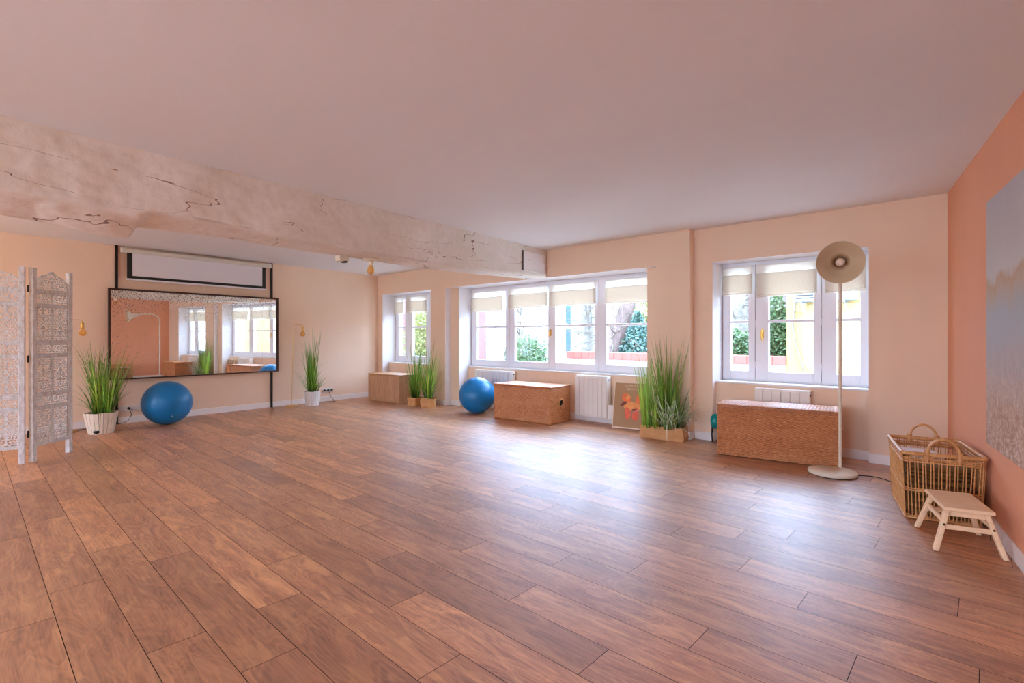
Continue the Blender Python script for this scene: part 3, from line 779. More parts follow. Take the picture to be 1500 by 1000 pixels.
# ------------------------------------------------------------------ grasses
def blades(n, base, hgt, spread, lean, droop, width, seed, dirn=None, tipcurl=1.0):
    """n ribbon blades; returns verts, faces, per-vertex (t, r1, r2)"""
    r = random.Random(seed); V = []; F = []; K = []
    for i in range(n):
        a = r.uniform(0, 2*pi); q = sqrt(r.random())
        bx, by = base[0]*q*cos(a), base[1]*q*sin(a)
        if dirn is not None and r.random() < .7: az = dirn+r.gauss(0, .6)
        else: az = a+r.gauss(0, .5)
        L = r.uniform(*hgt); ln = abs(r.gauss(0, lean))+spread*q; dr = abs(r.gauss(0, droop))
        w = width*r.uniform(.6, 1.25); seg = 7
        th = ln; x, y, z = bx, by, 0
        tw = r.uniform(-.8, .8); c1, c2 = r.random(), r.random()
        az2 = az+r.gauss(0, .25)
        b = len(V)
        for k in range(seg+1):
            t = k/seg; ww = w*(1-t**2.2)*(.55+.45*min(1, t*4))+.0004
            sa = az2+pi/2+tw*t
            dx, dy = cos(sa)*ww, sin(sa)*ww
            V.append((x-dx, y-dy, z)); V.append((x+dx, y+dy, z)); K += [(t, c1, c2)]*2
            st = L/seg; th2 = th+dr*t**1.6*tipcurl
            x += sin(th2)*cos(az2)*st; y += sin(th2)*sin(az2)*st; z += cos(th2)*st
        for k in range(seg): F.append((b+2*k, b+2*k+1, b+2*k+3, b+2*k+2))
    return V, F, K
def keep_in_room(p):
    # blades bend along the walls instead of passing through them
    q = Rz(-EPS) @ (p-Vector((-9.3176, 3, 0)))
    if q.x < .085: q.x = .085+.02*(q.x-.085)/(1+abs(q.x)*9); q.x = max(q.x, .02); p = Vector((-9.3176, 3, 0))+Rz(EPS) @ q
    lim = 6.01 if p.x < -2.52 else 6.14
    if p.x < -7.72: lim = 6.06
    if p.y > lim and not (-7.0 < p.x < -3.3 and 0): p.y = lim-.01/(1+(p.y-lim)*20)
    return p
def foliage(parent, sets, m, name='foliage', off=(0, 0, 0)):
    PM = Matrix.Translation(parent.location) @ Rz(parent.rotation_euler.z) @ Matrix.Translation(off); PI = PM.inverted()
    mb = MB(); K = []
    for s in sets:
        V, F, k = blades(*s[0], **s[1]); o = s[2] if len(s) > 2 else (0, 0, 0)
        mb.add([PI @ keep_in_room(PM @ Vector((x+o[0], y+o[1], max(z, -.12)+o[2]))) for x, y, z in V], F, True); K += k
    me = bpy.data.meshes.new(name); me.from_pydata(mb.v, [], mb.f); me.materials.append(m)
    me.polygons.foreach_set('use_smooth', [True]*len(mb.f))
    at = me.color_attributes.new('lf', 'FLOAT_COLOR', 'POINT')
    d = np.ones((len(K), 4), dtype=np.float32); d[:, :3] = np.array(K); at.data.foreach_set('color', d.ravel())
    o = bpy.data.objects.new(name, me); C.objects.link(o); o.parent = parent; o.location = off; return o

def tub(root, rt, rb, h, m, hole=False):
    mb = MB(); n = 22
    for i in range(n):
        a0, a1 = 2*pi*(i+.05)/n, 2*pi*(i+.95)/n; dz = .004*((i*7) % 3)
        vs = []
        for (r0, z) in ((rb, 0), (rt, h-dz)):
            for a in (a0, a1):
                for q in (0, -.012): vs.append(((r0+q)*cos(a), (r0+q)*sin(a), z))
        mb.add(vs, [(0, 2, 6, 4), (1, 5, 7, 3), (0, 4, 5, 1), (2, 3, 7, 6), (4, 6, 7, 5), (0, 1, 3, 2)])
    mb.build('slatted_pot', m, root)
    s = MB(); s.lathe([(0, h-.03), (rt-.02, h-.03), (rb-.014, .004), (0, .004)], 24); s.build('soil', M['soil'], root)
# view-facing azimuths: image left ~ -Y for things on the mirror wall
root = empty('potted_grass', (-8.50, 1.22, 0), label='tall artificial grass in a wooden slat pot beside the folding screen', cat='potted plant', group='potted ornamental grasses')
tub(root, .185, .135, .275, M['potwood'])
mb = MB(); mb.lathe([(0, .012), (.03, .01), (.036, 0)], 20, Matrix.Translation((.118, -.065, .035)) @ Matrix.Rotation(-R_(28), 4, 'Z') @ Matrix.Rotation(R_(80), 4, 'Y') @ Matrix.Diagonal((.7, 1, 1, 1))); mb.build('drainage_knob', M['plug'], root)
foliage(root, [((80, (.09, .09), (.55, 1.0), .10, .12, .35, .006, 1), {}, (.0, .05, 0)),
               ((26, (.03, .03), (.75, 1.0), .1, .04, .25, .007, 2), {'dirn': -pi/2}, (0, -.05, 0)),
               ((40, (.1, .1), (.25, .6), .3, .4, .9, .005, 3), {}),
               ((45, (.1, .1), (.2, .5), .15, .28, .5, .006, 4), {})], M['grass'], off=(0, 0, .25))
foliage(root, [((55, (.09, .09), (.4, .85), .12, .12, .4, .006, 11), {}, (.02, .04, 0)), ((10, (.05, .05), (.45, .6), .5, .3, 1.6, .003, 15), {'dirn': pi/2})], M['grasslight'], off=(0, 0, .25))

root = empty('potted_grass', (-9.10, 4.37, 0), label='slim tall grass in a white ribbed pot beside the thin brass lamp', cat='potted plant', group='potted ornamental grasses')
tub(root, .145, .115, .265, M['potwhite'])
foliage(root, [((50, (.05, .05), (.7, 1.0), .06, .04, .15, .009, 5), {}, (0, -.02, 0)), ((16, (.04, .04), (.9, 1.25), .08, .05, .2, .006, 6), {}, (0, .02, 0)),
               ((70, (.1, .1), (.2, .5), .22, .3, .6, .006, 7), {})], M['grass'], off=(0, 0, .24))
foliage(root, [((30, (.07, .07), (.3, .8), .1, .08, .3, .008, 12), {})], M['grasslight'], off=(0, 0, .24))
foliage(root, [((46, (.05, .05), (.35, .55), .6, .3, 1.7, .0018, 8), {})], M['grass'], 'fine_stems', off=(0, 0, .24))

def bag(root, W, D, h, seed, name='paper_bag', ang=0, off=(0, 0)):
    mb = MB(); n = 10; nz = 6; ring = []
    pts = [(-W/2+W*i/n, -D/2) for i in range(n)]+[(W/2, -D/2+D*i/n) for i in range(n)]+[(W/2-W*i/n, D/2) for i in range(n)]+[(-W/2, D/2-D*i/n) for i in range(n)]
    k = len(pts); vs = []
    for j in range(nz+1):
        for i, (x, y) in enumerate(pts):
            z = h*j/nz; p = Vector((x*6, y*6, z*9+seed*3))
            s = 1+.04*sin(pi*j/nz)
            dx = noise.noise(p)*.022; dy = noise.noise(p+Vector((9, 2, 1)))*.022
            zz = z+(noise.noise(Vector((x*7, y*7, seed)))*.02 if j == nz else 0)
            if j == 0: dx = dy = 0
            vs.append((x*s+dx, y*s+dy, zz))
    for i in range(k): # inner lip
        x, y, z = vs[nz*k+i]; vs.append((x*.97, y*.97, z-.02))
    fs = [(j*k+i, j*k+(i+1) % k, (j+1)*k+(i+1) % k, (j+1)*k+i) for j in range(nz+1) for i in range(k)]
    mb.add(vs, fs, False); A = Matrix.Translation((*off, 0)) @ Rz(ang)
    mb.v = [tuple(A @ Vector(v)) for v in mb.v]
    mb.build(name, M['kraft'], root)
    s = MB(); s.box(-W/2+.015, W/2-.015, -D/2+.015, D/2-.015, .01, h-.035, M_=A); s.build('soil', M['soil'], root)

root = empty('potted_grass', (-7.66, 5.63, 0), R_(10), label='tall dark grass in a small paper bag, nearest the bamboo chest', cat='potted plant', group='potted ornamental grasses')
bag(root, .20, .20, .16, 1)
foliage(root, [((56, (.07, .07), (.5, 1.15), .10, .08, .22, .007, 21), {}), ((36, (.07, .07), (.2, .55), .3, .3, .7, .006, 22), {})], M['grass'], off=(0, 0, .13))
foliage(root, [((30, (.07, .07), (.3, .8), .14, .1, .3, .006, 27), {})], M['grasslight'], off=(0, 0, .13))
root = empty('potted_grass', (-7.36, 5.70, 0), R_(42), label='light green grass in a paper bag beside the wide window recess', cat='potted plant', group='potted ornamental grasses')
bag(root, .24, .22, .165, 2)
foliage(root, [((40, (.07, .07), (.5, 1.12), .12, .09, .22, .007, 23), {}), ((30, (.08, .08), (.2, .6), .35, .3, .8, .005, 24), {})], M['grass'], off=(0, 0, .13))
foliage(root, [((44, (.07, .07), (.4, .95), .14, .1, .3, .007, 25), {})], M['grasslight'], off=(0, 0, .13))
foliage(root, [((24, (.05, .05), (.3, .5), .7, .3, 1.6, .003, 26), {})], M['grassvar'], 'drooping_blades', off=(0, 0, .13))

root = empty('potted_grass', (-2.915, 5.88, 0), R_(7), label='largest clump of mixed grasses in a long brown paper bag planter', cat='potted plant', group='potted ornamental grasses')
bag(root, .52, .18, .165, 3)
foliage(root, [((130, (.09, .06), (.45, .95), .07, .06, .12, .0045, 31), {}, (-.17, -.05, 0)), ((40, (.09, .08), (.3, .6), .1, .12, .3, .0045, 37), {}, (-.1, -.05, 0))], M['grasslight'], 'pale_foliage', off=(0, 0, .13))
foliage(root, [((84, (.11, .08), (.6, 1.2), .09, .07, .2, .0065, 32), {}, (.05, 0, 0)), ((40, (.12, .09), (.3, .8), .2, .15, .4, .006, 33), {}, (.05, -.03, 0)),
               ((14, (.06, .05), (1.0, 1.25), .12, .06, .3, .004, 38), {}, (.08, 0, 0)), ((50, (.05, .05), (.25, .55), .12, .25, .4, .006, 36), {'dirn': 0}, (.16, -.05, 0))], M['grass'], 'tall_foliage', off=(0, 0, .13))
foliage(root, [((70, (.07, .06), (.34, .56), .5, .28, 1.5, .005, 34), {'dirn': -pi/3}, (.1, -.1, 0)), ((56, (.06, .05), (.4, .66), .6, .3, 1.5, .0045, 35), {'dirn': 0}, (.14, 0, 0)),
               ], M['grassvar'], 'drooping_blades', off=(0, 0, .14))

# ------------------------------------------------------------------ thin brass lamps
def brass_lamp(x, y, rz, label, leanx=0):
    root = empty('floor_lamp', (x, y, 0), rz, label=label, cat='floor lamp', group='thin brass floor lamps')
    mb = MB(); mb.lathe([(0, 0), (.118, 0), (.12, .006), (.118, .012), (0, .014)], 36); mb.build('base', M['brass'], root)
    mb = MB(); pts = [(0, -.0, .012), (0, leanx*.5, .8), (0, leanx, 1.44)]+arc((0, leanx+.035, 1.45), .035, pi, pi/2, 6, (0, 1, 0))+arc((0, leanx+.15, 1.465), .02, pi/2, 0, 5, (0, 1, 0))+[(0, leanx+.17, 1.45)]
    mb.tube(pts, .0045, 8); mb.build('pole', M['brass'], root)
    yy = leanx+.17
    mb = MB(); mb.lathe([(0, 1.455), (.012, 1.452), (.021, 1.44), (.021, 1.375), (.017, 1.37), (0, 1.37)], 20, Matrix.Translation((0, yy, 0))); mb.build('bulb_holder', M['brass'], root)
    mb = MB(); mb.lathe([(.013, 1.372), (.02, 1.355), (.038, 1.335), (.045, 1.315), (.04, 1.29), (.022, 1.272), (0, 1.268)], 24, Matrix.Translation((0, yy, 0))); b = mb.build('bulb', M['amber'], root)
    mb = MB(); mb.tube([(0, yy-.012, 1.365), (0, yy-.014, 1.30), (0, yy, 1.355), (0, yy+.014, 1.30), (0, yy+.012, 1.365)], .0018, 5); mb.build('filament', M['filament'], b)
brass_lamp(-8.87, .905, 0, 'thin brass lamp whose arm and amber bulb show beside the folding screen', 0)
brass_lamp(-9.27, 4.06, EPS*.5, 'thin brass lamp with an amber bulb between the mirror and the white pot', .04)

# ------------------------------------------------------------------ big floor lamp
root = empty('floor_lamp', (-1.03, 5.40, 0), label='tall cream floor lamp with a round bell shade turned to the room', cat='floor lamp')
mb = MB(); mb.lathe([(0, .006), (.19, .006), (.196, .012), (.196, .03), (.188, .038), (0, .04)], 56); mb.build('base', M['lampwhite'], root)
mb = MB(); mb.lathe([(0, 0), (.18, 0), (.18, .006)], 40); mb.build('base_felt', M['blackmetal'], root)
mo_ = Vector((-.861, 4.80, 1.853))-Vector((-1.03, 5.40, 0))       # shade mouth
ax = (Vector((0, 0, 1.25))-Vector((-.861, 4.80, 1.853))).normalized()
ax = (ax+Vector((.0, 0, -.03))).normalized()
back = mo_-ax*.27; pole = Vector((.03, .175, .03))
P = [pole, Vector((.03, .175, 1.0)), Vector((.03, .175, 1.66)), Vector((.032, .165, 1.76)), Vector((.037, .13, 1.845)), Vector((.045, .06, 1.905)), Vector((.06, -.03, 1.93)), Vector((.072, -.13, 1.93)), back-ax*.07+Vector((0, 0, .012)), back]
mb = MB(); Q = []
for i in range(2, len(P)-1):
    p0, p1, p2, p3 = P[i-1], P[i], P[i+1], P[min(i+2, len(P)-1)]
    for j in range(6): t = j/6; Q.append(.5*((2*p1)+(p2-p0)*t+(2*p0-5*p1+4*p2-p3)*t*t+(-p0+3*p1-3*p2+p3)*t**3))
mb.tube([P[0], P[1]]+Q+[P[-1]], .014, 14); mb.build('pole', M['lampwhite'], root)
q = Matrix.Translation(back) @ ax.to_track_quat('Z', 'Y').to_matrix().to_4x4()
prof = [(.0, -.01), (.035, -.008), (.045, .01), (.047, .07), (.056, .11), (.078, .15), (.108, .195), (.138, .235), (.168, .268)]
mb = MB(); mb.lathe(prof, 56, q); mb.lathe([(.168, .268), (.1705, .2705), (.166, .2705)], 56, q); mb.build('shade', M['lampwhite'], root)
mb = MB(); mb.lathe([(.166, .2705), (.136, .238), (.105, .198), (.078, .158), (.074, .156), (.068, .148), (.052, .114), (.043, .075), (.04, .02), (0, .02)], 56, q); mb.build('shade_lining', M['lampinside_shaded'], root)
mb = MB(); mb.lathe([(.02, .02), (.022, .10), (.031, .14), (.034, .165), (.028, .188), (.014, .2), (0, .203)], 28, q); mb.build('bulb', M['opal'], root)

# ------------------------------------------------------------------ folding screen (pierced wooden panels)
def fret(mb, W, Hh, T, M4, top=None, cell=.0042, seed=0, leaf=.024):
    nx, nz = max(4, int(W/cell)), max(4, int(Hh/cell)); cx_, cz_ = W/nx, Hh/nz
    X = (np.arange(nx)+.5)*cx_; Z = (np.arange(nz)+.5)*cz_; xx, zz = np.meshgrid(X, Z)
    r = np.random.RandomState(seed)
    # jittered seeds, mirrored about the panel axis; each is a pointed leaf-shaped opening
    pts = []; step = leaf
    ny = int(Hh/step)+1; nn = int(W/2/step)+1
    for j in range(ny):
        for i in range(nn):
            px = (i+.5+(.5 if j % 2 else 0))*step+r.uniform(-.2, .2)*step; pz = (j+.5)*step+r.uniform(-.2, .2)*step
            ang = 2.2*sin(px*31)+1.9*cos(pz*23)+r.uniform(-.5, .5)
            for sgn in (-1, 1): pts.append((W/2+sgn*px, pz, ang if sgn > 0 else pi-ang))
    hole = np.zeros_like(xx, bool)
    for px, pz, a in pts:
        i0, i1 = int(max(0, (px-.02)/cx_)), int(min(nx, (px+.02)/cx_+1)); j0, j1 = int(max(0, (pz-.02)/cz_)), int(min(nz, (pz+.02)/cz_+1))
        if i0 >= i1 or j0 >= j1: continue
        dx = xx[j0:j1, i0:i1]-px; dz = zz[j0:j1, i0:i1]-pz
        u = dx*cos(a)+dz*sin(a); v = -dx*sin(a)+dz*cos(a)
        hole[j0:j1, i0:i1] |= (np.abs(v) < .0076*(1-(u/.0145)**2)) & (np.abs(u) < .0145)
    edge = (xx < .008) | (xx > W-.008) | (zz < .008) | (zz > Hh-.008)
    solid = ~hole | edge
    if top is not None:
        lim = np.vectorize(top)(xx/W); solid = (solid | (zz > lim-.012)) & (zz < lim)
    idx = {}; vs = []; fs = []
    def vid(i, j, k):
        key = (i, j, k)
        if key not in idx: idx[key] = len(vs); vs.append(M4 @ Vector((i*cx_, (-T/2 if k == 0 else T/2), j*cz_)))
        return idx[key]
    for j in range(nz):
        for i in range(nx):
            if not solid[j, i]: continue
            fs.append((vid(i, j, 0), vid(i+1, j, 0), vid(i+1, j+1, 0), vid(i, j+1, 0)))
            fs.append((vid(i, j, 1), vid(i, j+1, 1), vid(i+1, j+1, 1), vid(i+1, j, 1)))
            for di, dj, a, b in ((-1, 0, (i, j), (i, j+1)), (1, 0, (i+1, j+1), (i+1, j)), (0, -1, (i+1, j), (i, j)), (0, 1, (i, j+1), (i+1, j+1))):
                ii, jj = i+di, j+dj
                if ii < 0 or jj < 0 or ii >= nx or jj >= nz or not solid[jj, ii]:
                    fs.append((vid(*a, 0), vid(*a, 1), vid(*b, 1), vid(*b, 0)) if True else None)
    mb.add(vs, fs)
rails = [(.148, .176), (.52, .55), (.652, .684), (1.048, 1.078), (1.188, 1.216), (1.562, 1.592), (1.702, 1.738)]
root = empty('folding_screen', (-6.985, .43, 0), label='tall carved limewashed folding screen standing at the edge of the floor', cat='folding screen')
def arch_top(u):
    s = abs(u-.5)*2; base = .085+.115*max(0, (1-s))**.8
    return base+.016*cos(s*9)*s*(1-s)*2
def panel(px, py, ang, W, seed):
    A = Matrix.Translation((px, py, 0)) @ Rz(ang)
    for x in (0, W):
        mb = MB(); mb.box(x-.0225 if x else .0, x+.0225 if x else .045, -.0225, .0225, 0, 1.95, M_=A); mb.build('post', M['limewash'], root, bevel=.003)
    x0, x1 = .045, W-.0225
    for z0, z1 in rails:
        mb = MB(); mb.box(x0, x1, -.014, .014, z0, z1, M_=A); mb.build('rail', M['limewash'], root, bevel=.002)
    mid = (x0+x1)/2
    for k, (za, zb) in enumerate(zip([r_[1] for r_ in rails], [r_[0] for r_ in rails[1:]])):
        if zb-za > .3:
            mb = MB(); mb.box(mid-.012, mid+.012, -.013, .013, za, zb, M_=A); mb.build('mullion', M['limewash'], root, bevel=.002)
            for a, b in ((x0, mid-.012), (mid+.012, x1)):
                mb = MB(); fret(mb, b-a, zb-za, .009, A @ Matrix.Translation((a, 0, za)), seed=seed+k); mb.build('fretwork_panel', M['limewash'], root)
        else:
            mb = MB(); fret(mb, x1-x0, zb-za, .009, A @ Matrix.Translation((x0, 0, za)), seed=seed+k+20); mb.build('fretwork_panel', M['limewash'], root)
    mb = MB(); fret(mb, x1-x0, .22, .009, A @ Matrix.Translation((x0, 0, 1.738)), top=arch_top, seed=seed+50); mb.build('crest', M['limewash'], root)
panel(-.01, .02, atan2(.324, -.32), .456, 3)
panel(.012, -.022, atan2(-.17, -.04), .456, 90)
for z in (.25, 1.0, 1.7):
    mb = MB(); mb.tube([(0, 0, z), (0, 0, z+.07)], .007, 8); mb.build('hinge', M['blackmetal'], root)

# ------------------------------------------------------------------ open cane basket with blankets
ANG = R_(13)
root = empty('cane_basket', (-.425, 4.42, 0), ANG, label='open cane basket with two arched handles holding folded brown blankets', cat='basket')
W, D, HB = .44, .68, .455
fl = .02
def rim(z, o): return [(-o, -o, z), (W+o, -o, z), (W+o, D+o, z), (-o, D+o, z)]
def bp(u, z):  # perimeter point u in metres with the slight flare
    o = -fl*(1-z/HB)
    w, d = W+2*o, D+2*o; P_ = 2*(W+D); u = (u % P_)
    if u < W: return Vector((-o+w*u/W, -o, z))
    u -= W
    if u < D: return Vector((W+o, -o+d*u/D, z))
    u -= D
    if u < W: return Vector((W+o-w*u/W, D+o, z))
    u -= W
    return Vector((-o, D+o-d*u/D, z))
def rounded(z, o, r=.03):
    pts = []
    for cx_, cy_, a0 in ((W+o-r, -o+r, -pi/2), (W+o-r, D+o-r, 0), (-o+r, D+o-r, pi/2), (-o+r, -o+r, pi)):
        pts += [Vector((cx_+r*cos(a0+pi/2*k/4), cy_+r*sin(a0+pi/2*k/4), z)) for k in range(5)]
    return pts
mb = MB(); mb.tube(rounded(HB, 0), .014, 10, closed=True); mb.tube(rounded(HB-.03, -.002), .006, 8, closed=True); mb.build('rim', M['cane'], root)
mb = MB()
for z in (.012, .20, .40):
    o = -fl*(1-z/HB); mb.tube(rounded(z, o), .006 if z > .02 else .009, 8, closed=True); mb.tube(rounded(z+.012, o-.007), .005, 8, closed=True)
mb.build('hoop', M['cane'], root)
mb = MB(); Pm = 2*(W+D); n = 104
for i in range(n):
    u = Pm*i/n; du = .004*(1 if i % 2 else -1)
    a = bp(u, .01); b = bp(u+du, HB); mb.tube([a, (a+b)/2, b], .0038, 6)
mb.build('canework', M['cane'], root)
mb = MB(); mb.box(fl, W-fl, fl, D-fl, .004, .012)
for k in range(14): y = fl+(D-2*fl)*(k+.5)/14; mb.tube([(fl, y, .014), (W-fl, y, .014)], .006, 6)
mb.build('base', M['cane'], root)
for cx_, cy_ in ((W/2, 0), (W/2, D)):
    mb = MB()
    for q in (-.007, .007):
        pts = [(cx_-.085, cy_+q, HB-.05)]+[(cx_-.085*cos(t*pi/12), cy_+q, HB+.005+.105*sin(t*pi/12)) for t in range(13)]+[(cx_+.085, cy_+q, HB-.05)]
        mb.tube(pts, .008, 8)
    for s in (-1, 1): mb.tube([(cx_+s*.085, cy_, HB-.03), (cx_+s*.085, cy_, HB+.03)], .017, 10)
    mb.build('handle', M['cane'], root)

def folded(x, y, z, w, d, h, m, label, seed, grp='folded blankets in the cane basket'):
    mb = MB(); nx, ny = 22, 26; vs = []; tops = []
    lay = 3
    for L in range(lay):
        z0 = h*L/lay; z1 = h*(L+1)/lay-.004
        a = []
        for j in range(17):
            t = 2*pi*j/16
        prof = [(-w/2+ (w)*0, 0)]
        n = 20; sec = []
        for k in range(n):   # rounded slab section
            t = 2*pi*k/n; cx_ = cos(t); cz = sin(t)
            sec.append((w/2*(abs(cx_)**.35)*(1 if cx_ > 0 else -1), (z1-z0)/2*(abs(cz)**.7)*(1 if cz > 0 else -1)+(z0+z1)/2))
        rings = []
        for i in range(15):
            v = i/14; yy = -d/2+d*v; s = min(1, (min(v, 1-v)*14+.25))**.4
            for (sx, sz) in sec:
                p = Vector((sx*5, yy*5, sz*6+seed)); k = noise.noise(p)
                rings.append((sx*s*(1+.03*k), yy, (sz-(z0+z1)/2)*(.5+.5*s)+(z0+z1)/2+.010*k))
        mb.add(rings, [(i*n+k, i*n+(k+1) % n, (i+1)*n+(k+1) % n, (i+1)*n+k) for i in range(14) for k in range(n)]+[tuple(range(n)), tuple(14*n+k for k in reversed(range(n)))], True)
    o = mb.build('folded_blanket', m); p = Vector((-.425, 4.42, 0))+Rz(ANG) @ Vector((x, y, 0))
    o.location = (p.x, p.y, z); o.rotation_euler = (0, 0, ANG+.02*(seed-2)); tag(o, label, 'blanket', grp)
folded(W/2, D/2, .030, .36, .58, .12, M['blanket'], 'olive brown folded blanket at the bottom of the cane basket', 1)
folded(W/2+.005, D/2, .155, .36, .57, .115, M['blanket'], 'olive brown folded blanket in the middle of the cane basket', 2)
folded(W/2, D/2, .275, .355, .55, .085, M['blanket'], 'olive brown folded blanket topmost of the three in the cane basket', 3)
mb = MB(); mb.box(-.10, .10, -.14, .14, 0, .02); o = mb.build('paper_stack', M['paper'], bevel=.003)
p = Vector((-.425, 4.42, 0))+Rz(ANG) @ Vector((.17, .46, 0)); o.location = (p.x, p.y, .371); o.rotation_euler = (0, 0, ANG+.2); tag(o, 'white paper lying on the blankets in the cane basket', 'paper')

# ------------------------------------------------------------------ small wooden step stool
a2 = R_(16.5)
root = empty('step_stool', (-.128, 4.12, 0), a2, label='small pale wooden step stool in front of the cane basket', cat='stool')
sw, sd, sh = .235, .40, .262
mb = MB(); mb.box(-sw/2, sw/2, -sd/2, sd/2, sh-.022, sh); mb.build('seat', M['stoolwood'], root, bevel=.006)
for sx in (-1, 1):
    for sy in (-1, 1):
        mb = MB(); top = Vector((sx*(sw/2-.03), sy*(sd/2-.05), sh-.02)); bot = Vector((sx*.155, sy*.205, .004))
        d_ = (bot-top); tq = 0.016
        vs = []
        for c_, s_ in ((top, 1), (bot, 1)):
            for ax_, ay_ in ((-1, -1), (1, -1), (1, 1), (-1, 1)): vs.append(c_+Vector((ax_*.013, ay_*.02, 0)))
        mb.add(vs, [(0, 1, 2, 3), (7, 6, 5, 4)]+[(i, i+4, (i+1) % 4+4, (i+1) % 4) for i in range(4)]); l = mb.build('leg', M['stoolwood'], root, bevel=.006)
        s = MB(); c_ = top+(bot-top)*.36+Vector((0, sy*.021, 0)); s.lathe([(0, .003), (.006, .003), (.006, 0)], 10, Matrix.Translation(c_) @ Matrix.Rotation(-sy*pi/2, 4, 'X')); s.build('screw', M['blackmetal'], l)
def lerpleg(sx, sy, t): return Vector((sx*(sw/2-.03), sy*(sd/2-.05), sh-.02)).lerp(Vector((sx*.155, sy*.205, .004)), t)
for sy in (-1, 1):
    mb = MB(); a, b = lerpleg(-1, sy, .42), lerpleg(1, sy, .42); mb.box(a.x, b.x, a.y-.009, a.y+.009, a.z-.014, a.z+.014); mb.build('stretcher', M['stoolwood'], root, bevel=.003)
    mb = MB(); a, b = lerpleg(-1, sy, .05), lerpleg(1, sy, .05); mb.box(a.x, b.x, a.y-.009, a.y+.009, a.z-.028, a.z+.012); mb.build('apron', M['stoolwood'], root, bevel=.003)
for sx in (-1, 1):
    mb = MB(); a, b = lerpleg(sx, -1, .30), lerpleg(sx, 1, .30); mb.box(a.x-.009, a.x+.009, a.y, b.y, a.z-.013, a.z+.013); mb.build('stretcher', M['stoolwood'], root, bevel=.003)

# ------------------------------------------------------------------ large picture on the salmon wall
root = empty('wall_picture', RWp(.003, 1.58, 0), DR, label='large soft landscape print of pale grasses on the salmon wall', cat='picture')
mb = MB(); mb.box(-.022, 0, -2.2, 0, .56, 2.13); mb.build('canvas', M['picture'], root, bevel=.003)

# ------------------------------------------------------------------ outside
mb = MB(); mb.box(-60, 40, 6.62, 70, -.25, -.10); o = mb.build('ground_outside', M['ext_ground']); struct(o)
mb = MB(); mb.box(-60, 40, -60, WYB-.4, -.25, -.10); o = mb.build('street', M['ext_ground']); struct(o)
root = empty('garden_wall', (-5.5, 11, -.1), label='low white garden wall with a red tile coping outside the windows', cat='garden wall')
mb = MB(); mb.box(-2.65, 2.62, .0, .2, 0, .80); mb.build('wall_body', M['ext_white'], root)
mb = MB()
for i in range(22): mb.box(-2.72+.243*i, -2.72+.243*i+.24, -.05, .25, .80, .975)
mb.build('coping', M['ext_tile'], root, bevel=.01)
root = empty('yellow_house', (1.2, 11, -.1), label='yellow rendered house wall outside the window above the large chest', cat='house')
mb = MB(); mb.box(-4.07, 5, 0, 5, 0, 3.1); mb.build('wall_face', M['ext_yellow'], root)
root = empty('air_conditioner', (-2.18, 10.92, 1.89), label='white outdoor air conditioner on the yellow house wall', cat='air conditioner')
mb = MB(); mb.box(-.50, .50, -.28, .02, .03, .62); mb.build('casing', M['ext_ac'], root, bevel=.02)
mb = MB()
for i in range(10): mb.box(-.44, .1, -.286, -.28, .08+.05*i, .1+.05*i)
mb.build('grille', M['dark'], root)
for x in (-.36, .32):
    mb = MB(); mb.box(x-.02, x+.02, -.26, .07, .0, .03); mb.tube([(x, .06, -.16), (x, -.2, .0)], .014, 6); mb.build('bracket', M['ext_ac'], root)
pts = [(-2.70, 10.96, 3.0), (-2.70, 10.96, 2.06), (-2.735, 10.95, 1.63), (-2.745, 10.95, 1.45), (-2.70, 10.95, 1.12), (-2.59, 10.94, .75), (-2.50, 10.93, .3), (-2.48, 10.92, -.08)]
cable(pts, .02, 'dark cable hanging down the yellow house wall', M['twig'])
def house(name, xc, yc, ang, w, d, h, m, label):
    """xc, yc: the front right corner; the house runs to the left and backwards from it"""
    root = empty(name, (xc, yc, -.1), ang, label=label, cat='house')
    mb = MB(); mb.box(-w, 0, 0, d, 0, h); mb.build('wall_face', m, root)
    mb = MB(); mb.box(-w-.12, .12, -.12, d+.12, h, h+.12); mb.build('roof_edge', M['ext_tile'], root); return root
house('pink_house', -9.32, 9.0, R_(44), .9, 1.0, 2.9, M['ext_pink'], 'pink house wall seen through the leftmost sash of the wide window')
house('pale_house', -12.80, 9.2, R_(50), 2.4, 3, 2.9, M['ext_pink'], 'pale pink house seen through the far corner window')
wh = house('white_house', -11.75, 16, R_(24), 5.2, 4, 3.9, M['ext_white'], 'tall white house beyond the garden wall')
for z0 in (.75, 1.85):
    mb = MB(); mb.box(-.22, -.03, -.05, -.004, z0, z0+.95)
    for i in range(14): mb.box(-.21, -.04, -.062, -.05, z0+.04+.064*i, z0+.07+.064*i)
    mb.build('shutter', M['ext_shutter'], wh)
bh = house('brick_house', -3.6, 17.6, 0, 3.2, 3, 3.6, M['ext_brick'], 'old pink brick house behind the green bushes outside')
mb = MB(); mb.box(-9.42, -9.30, 13.95, 14.07, -.1, 5); tag(mb.build('utility_pole', M['ext_white']), 'white pole standing beside the ivy covered trunk', 'pole')

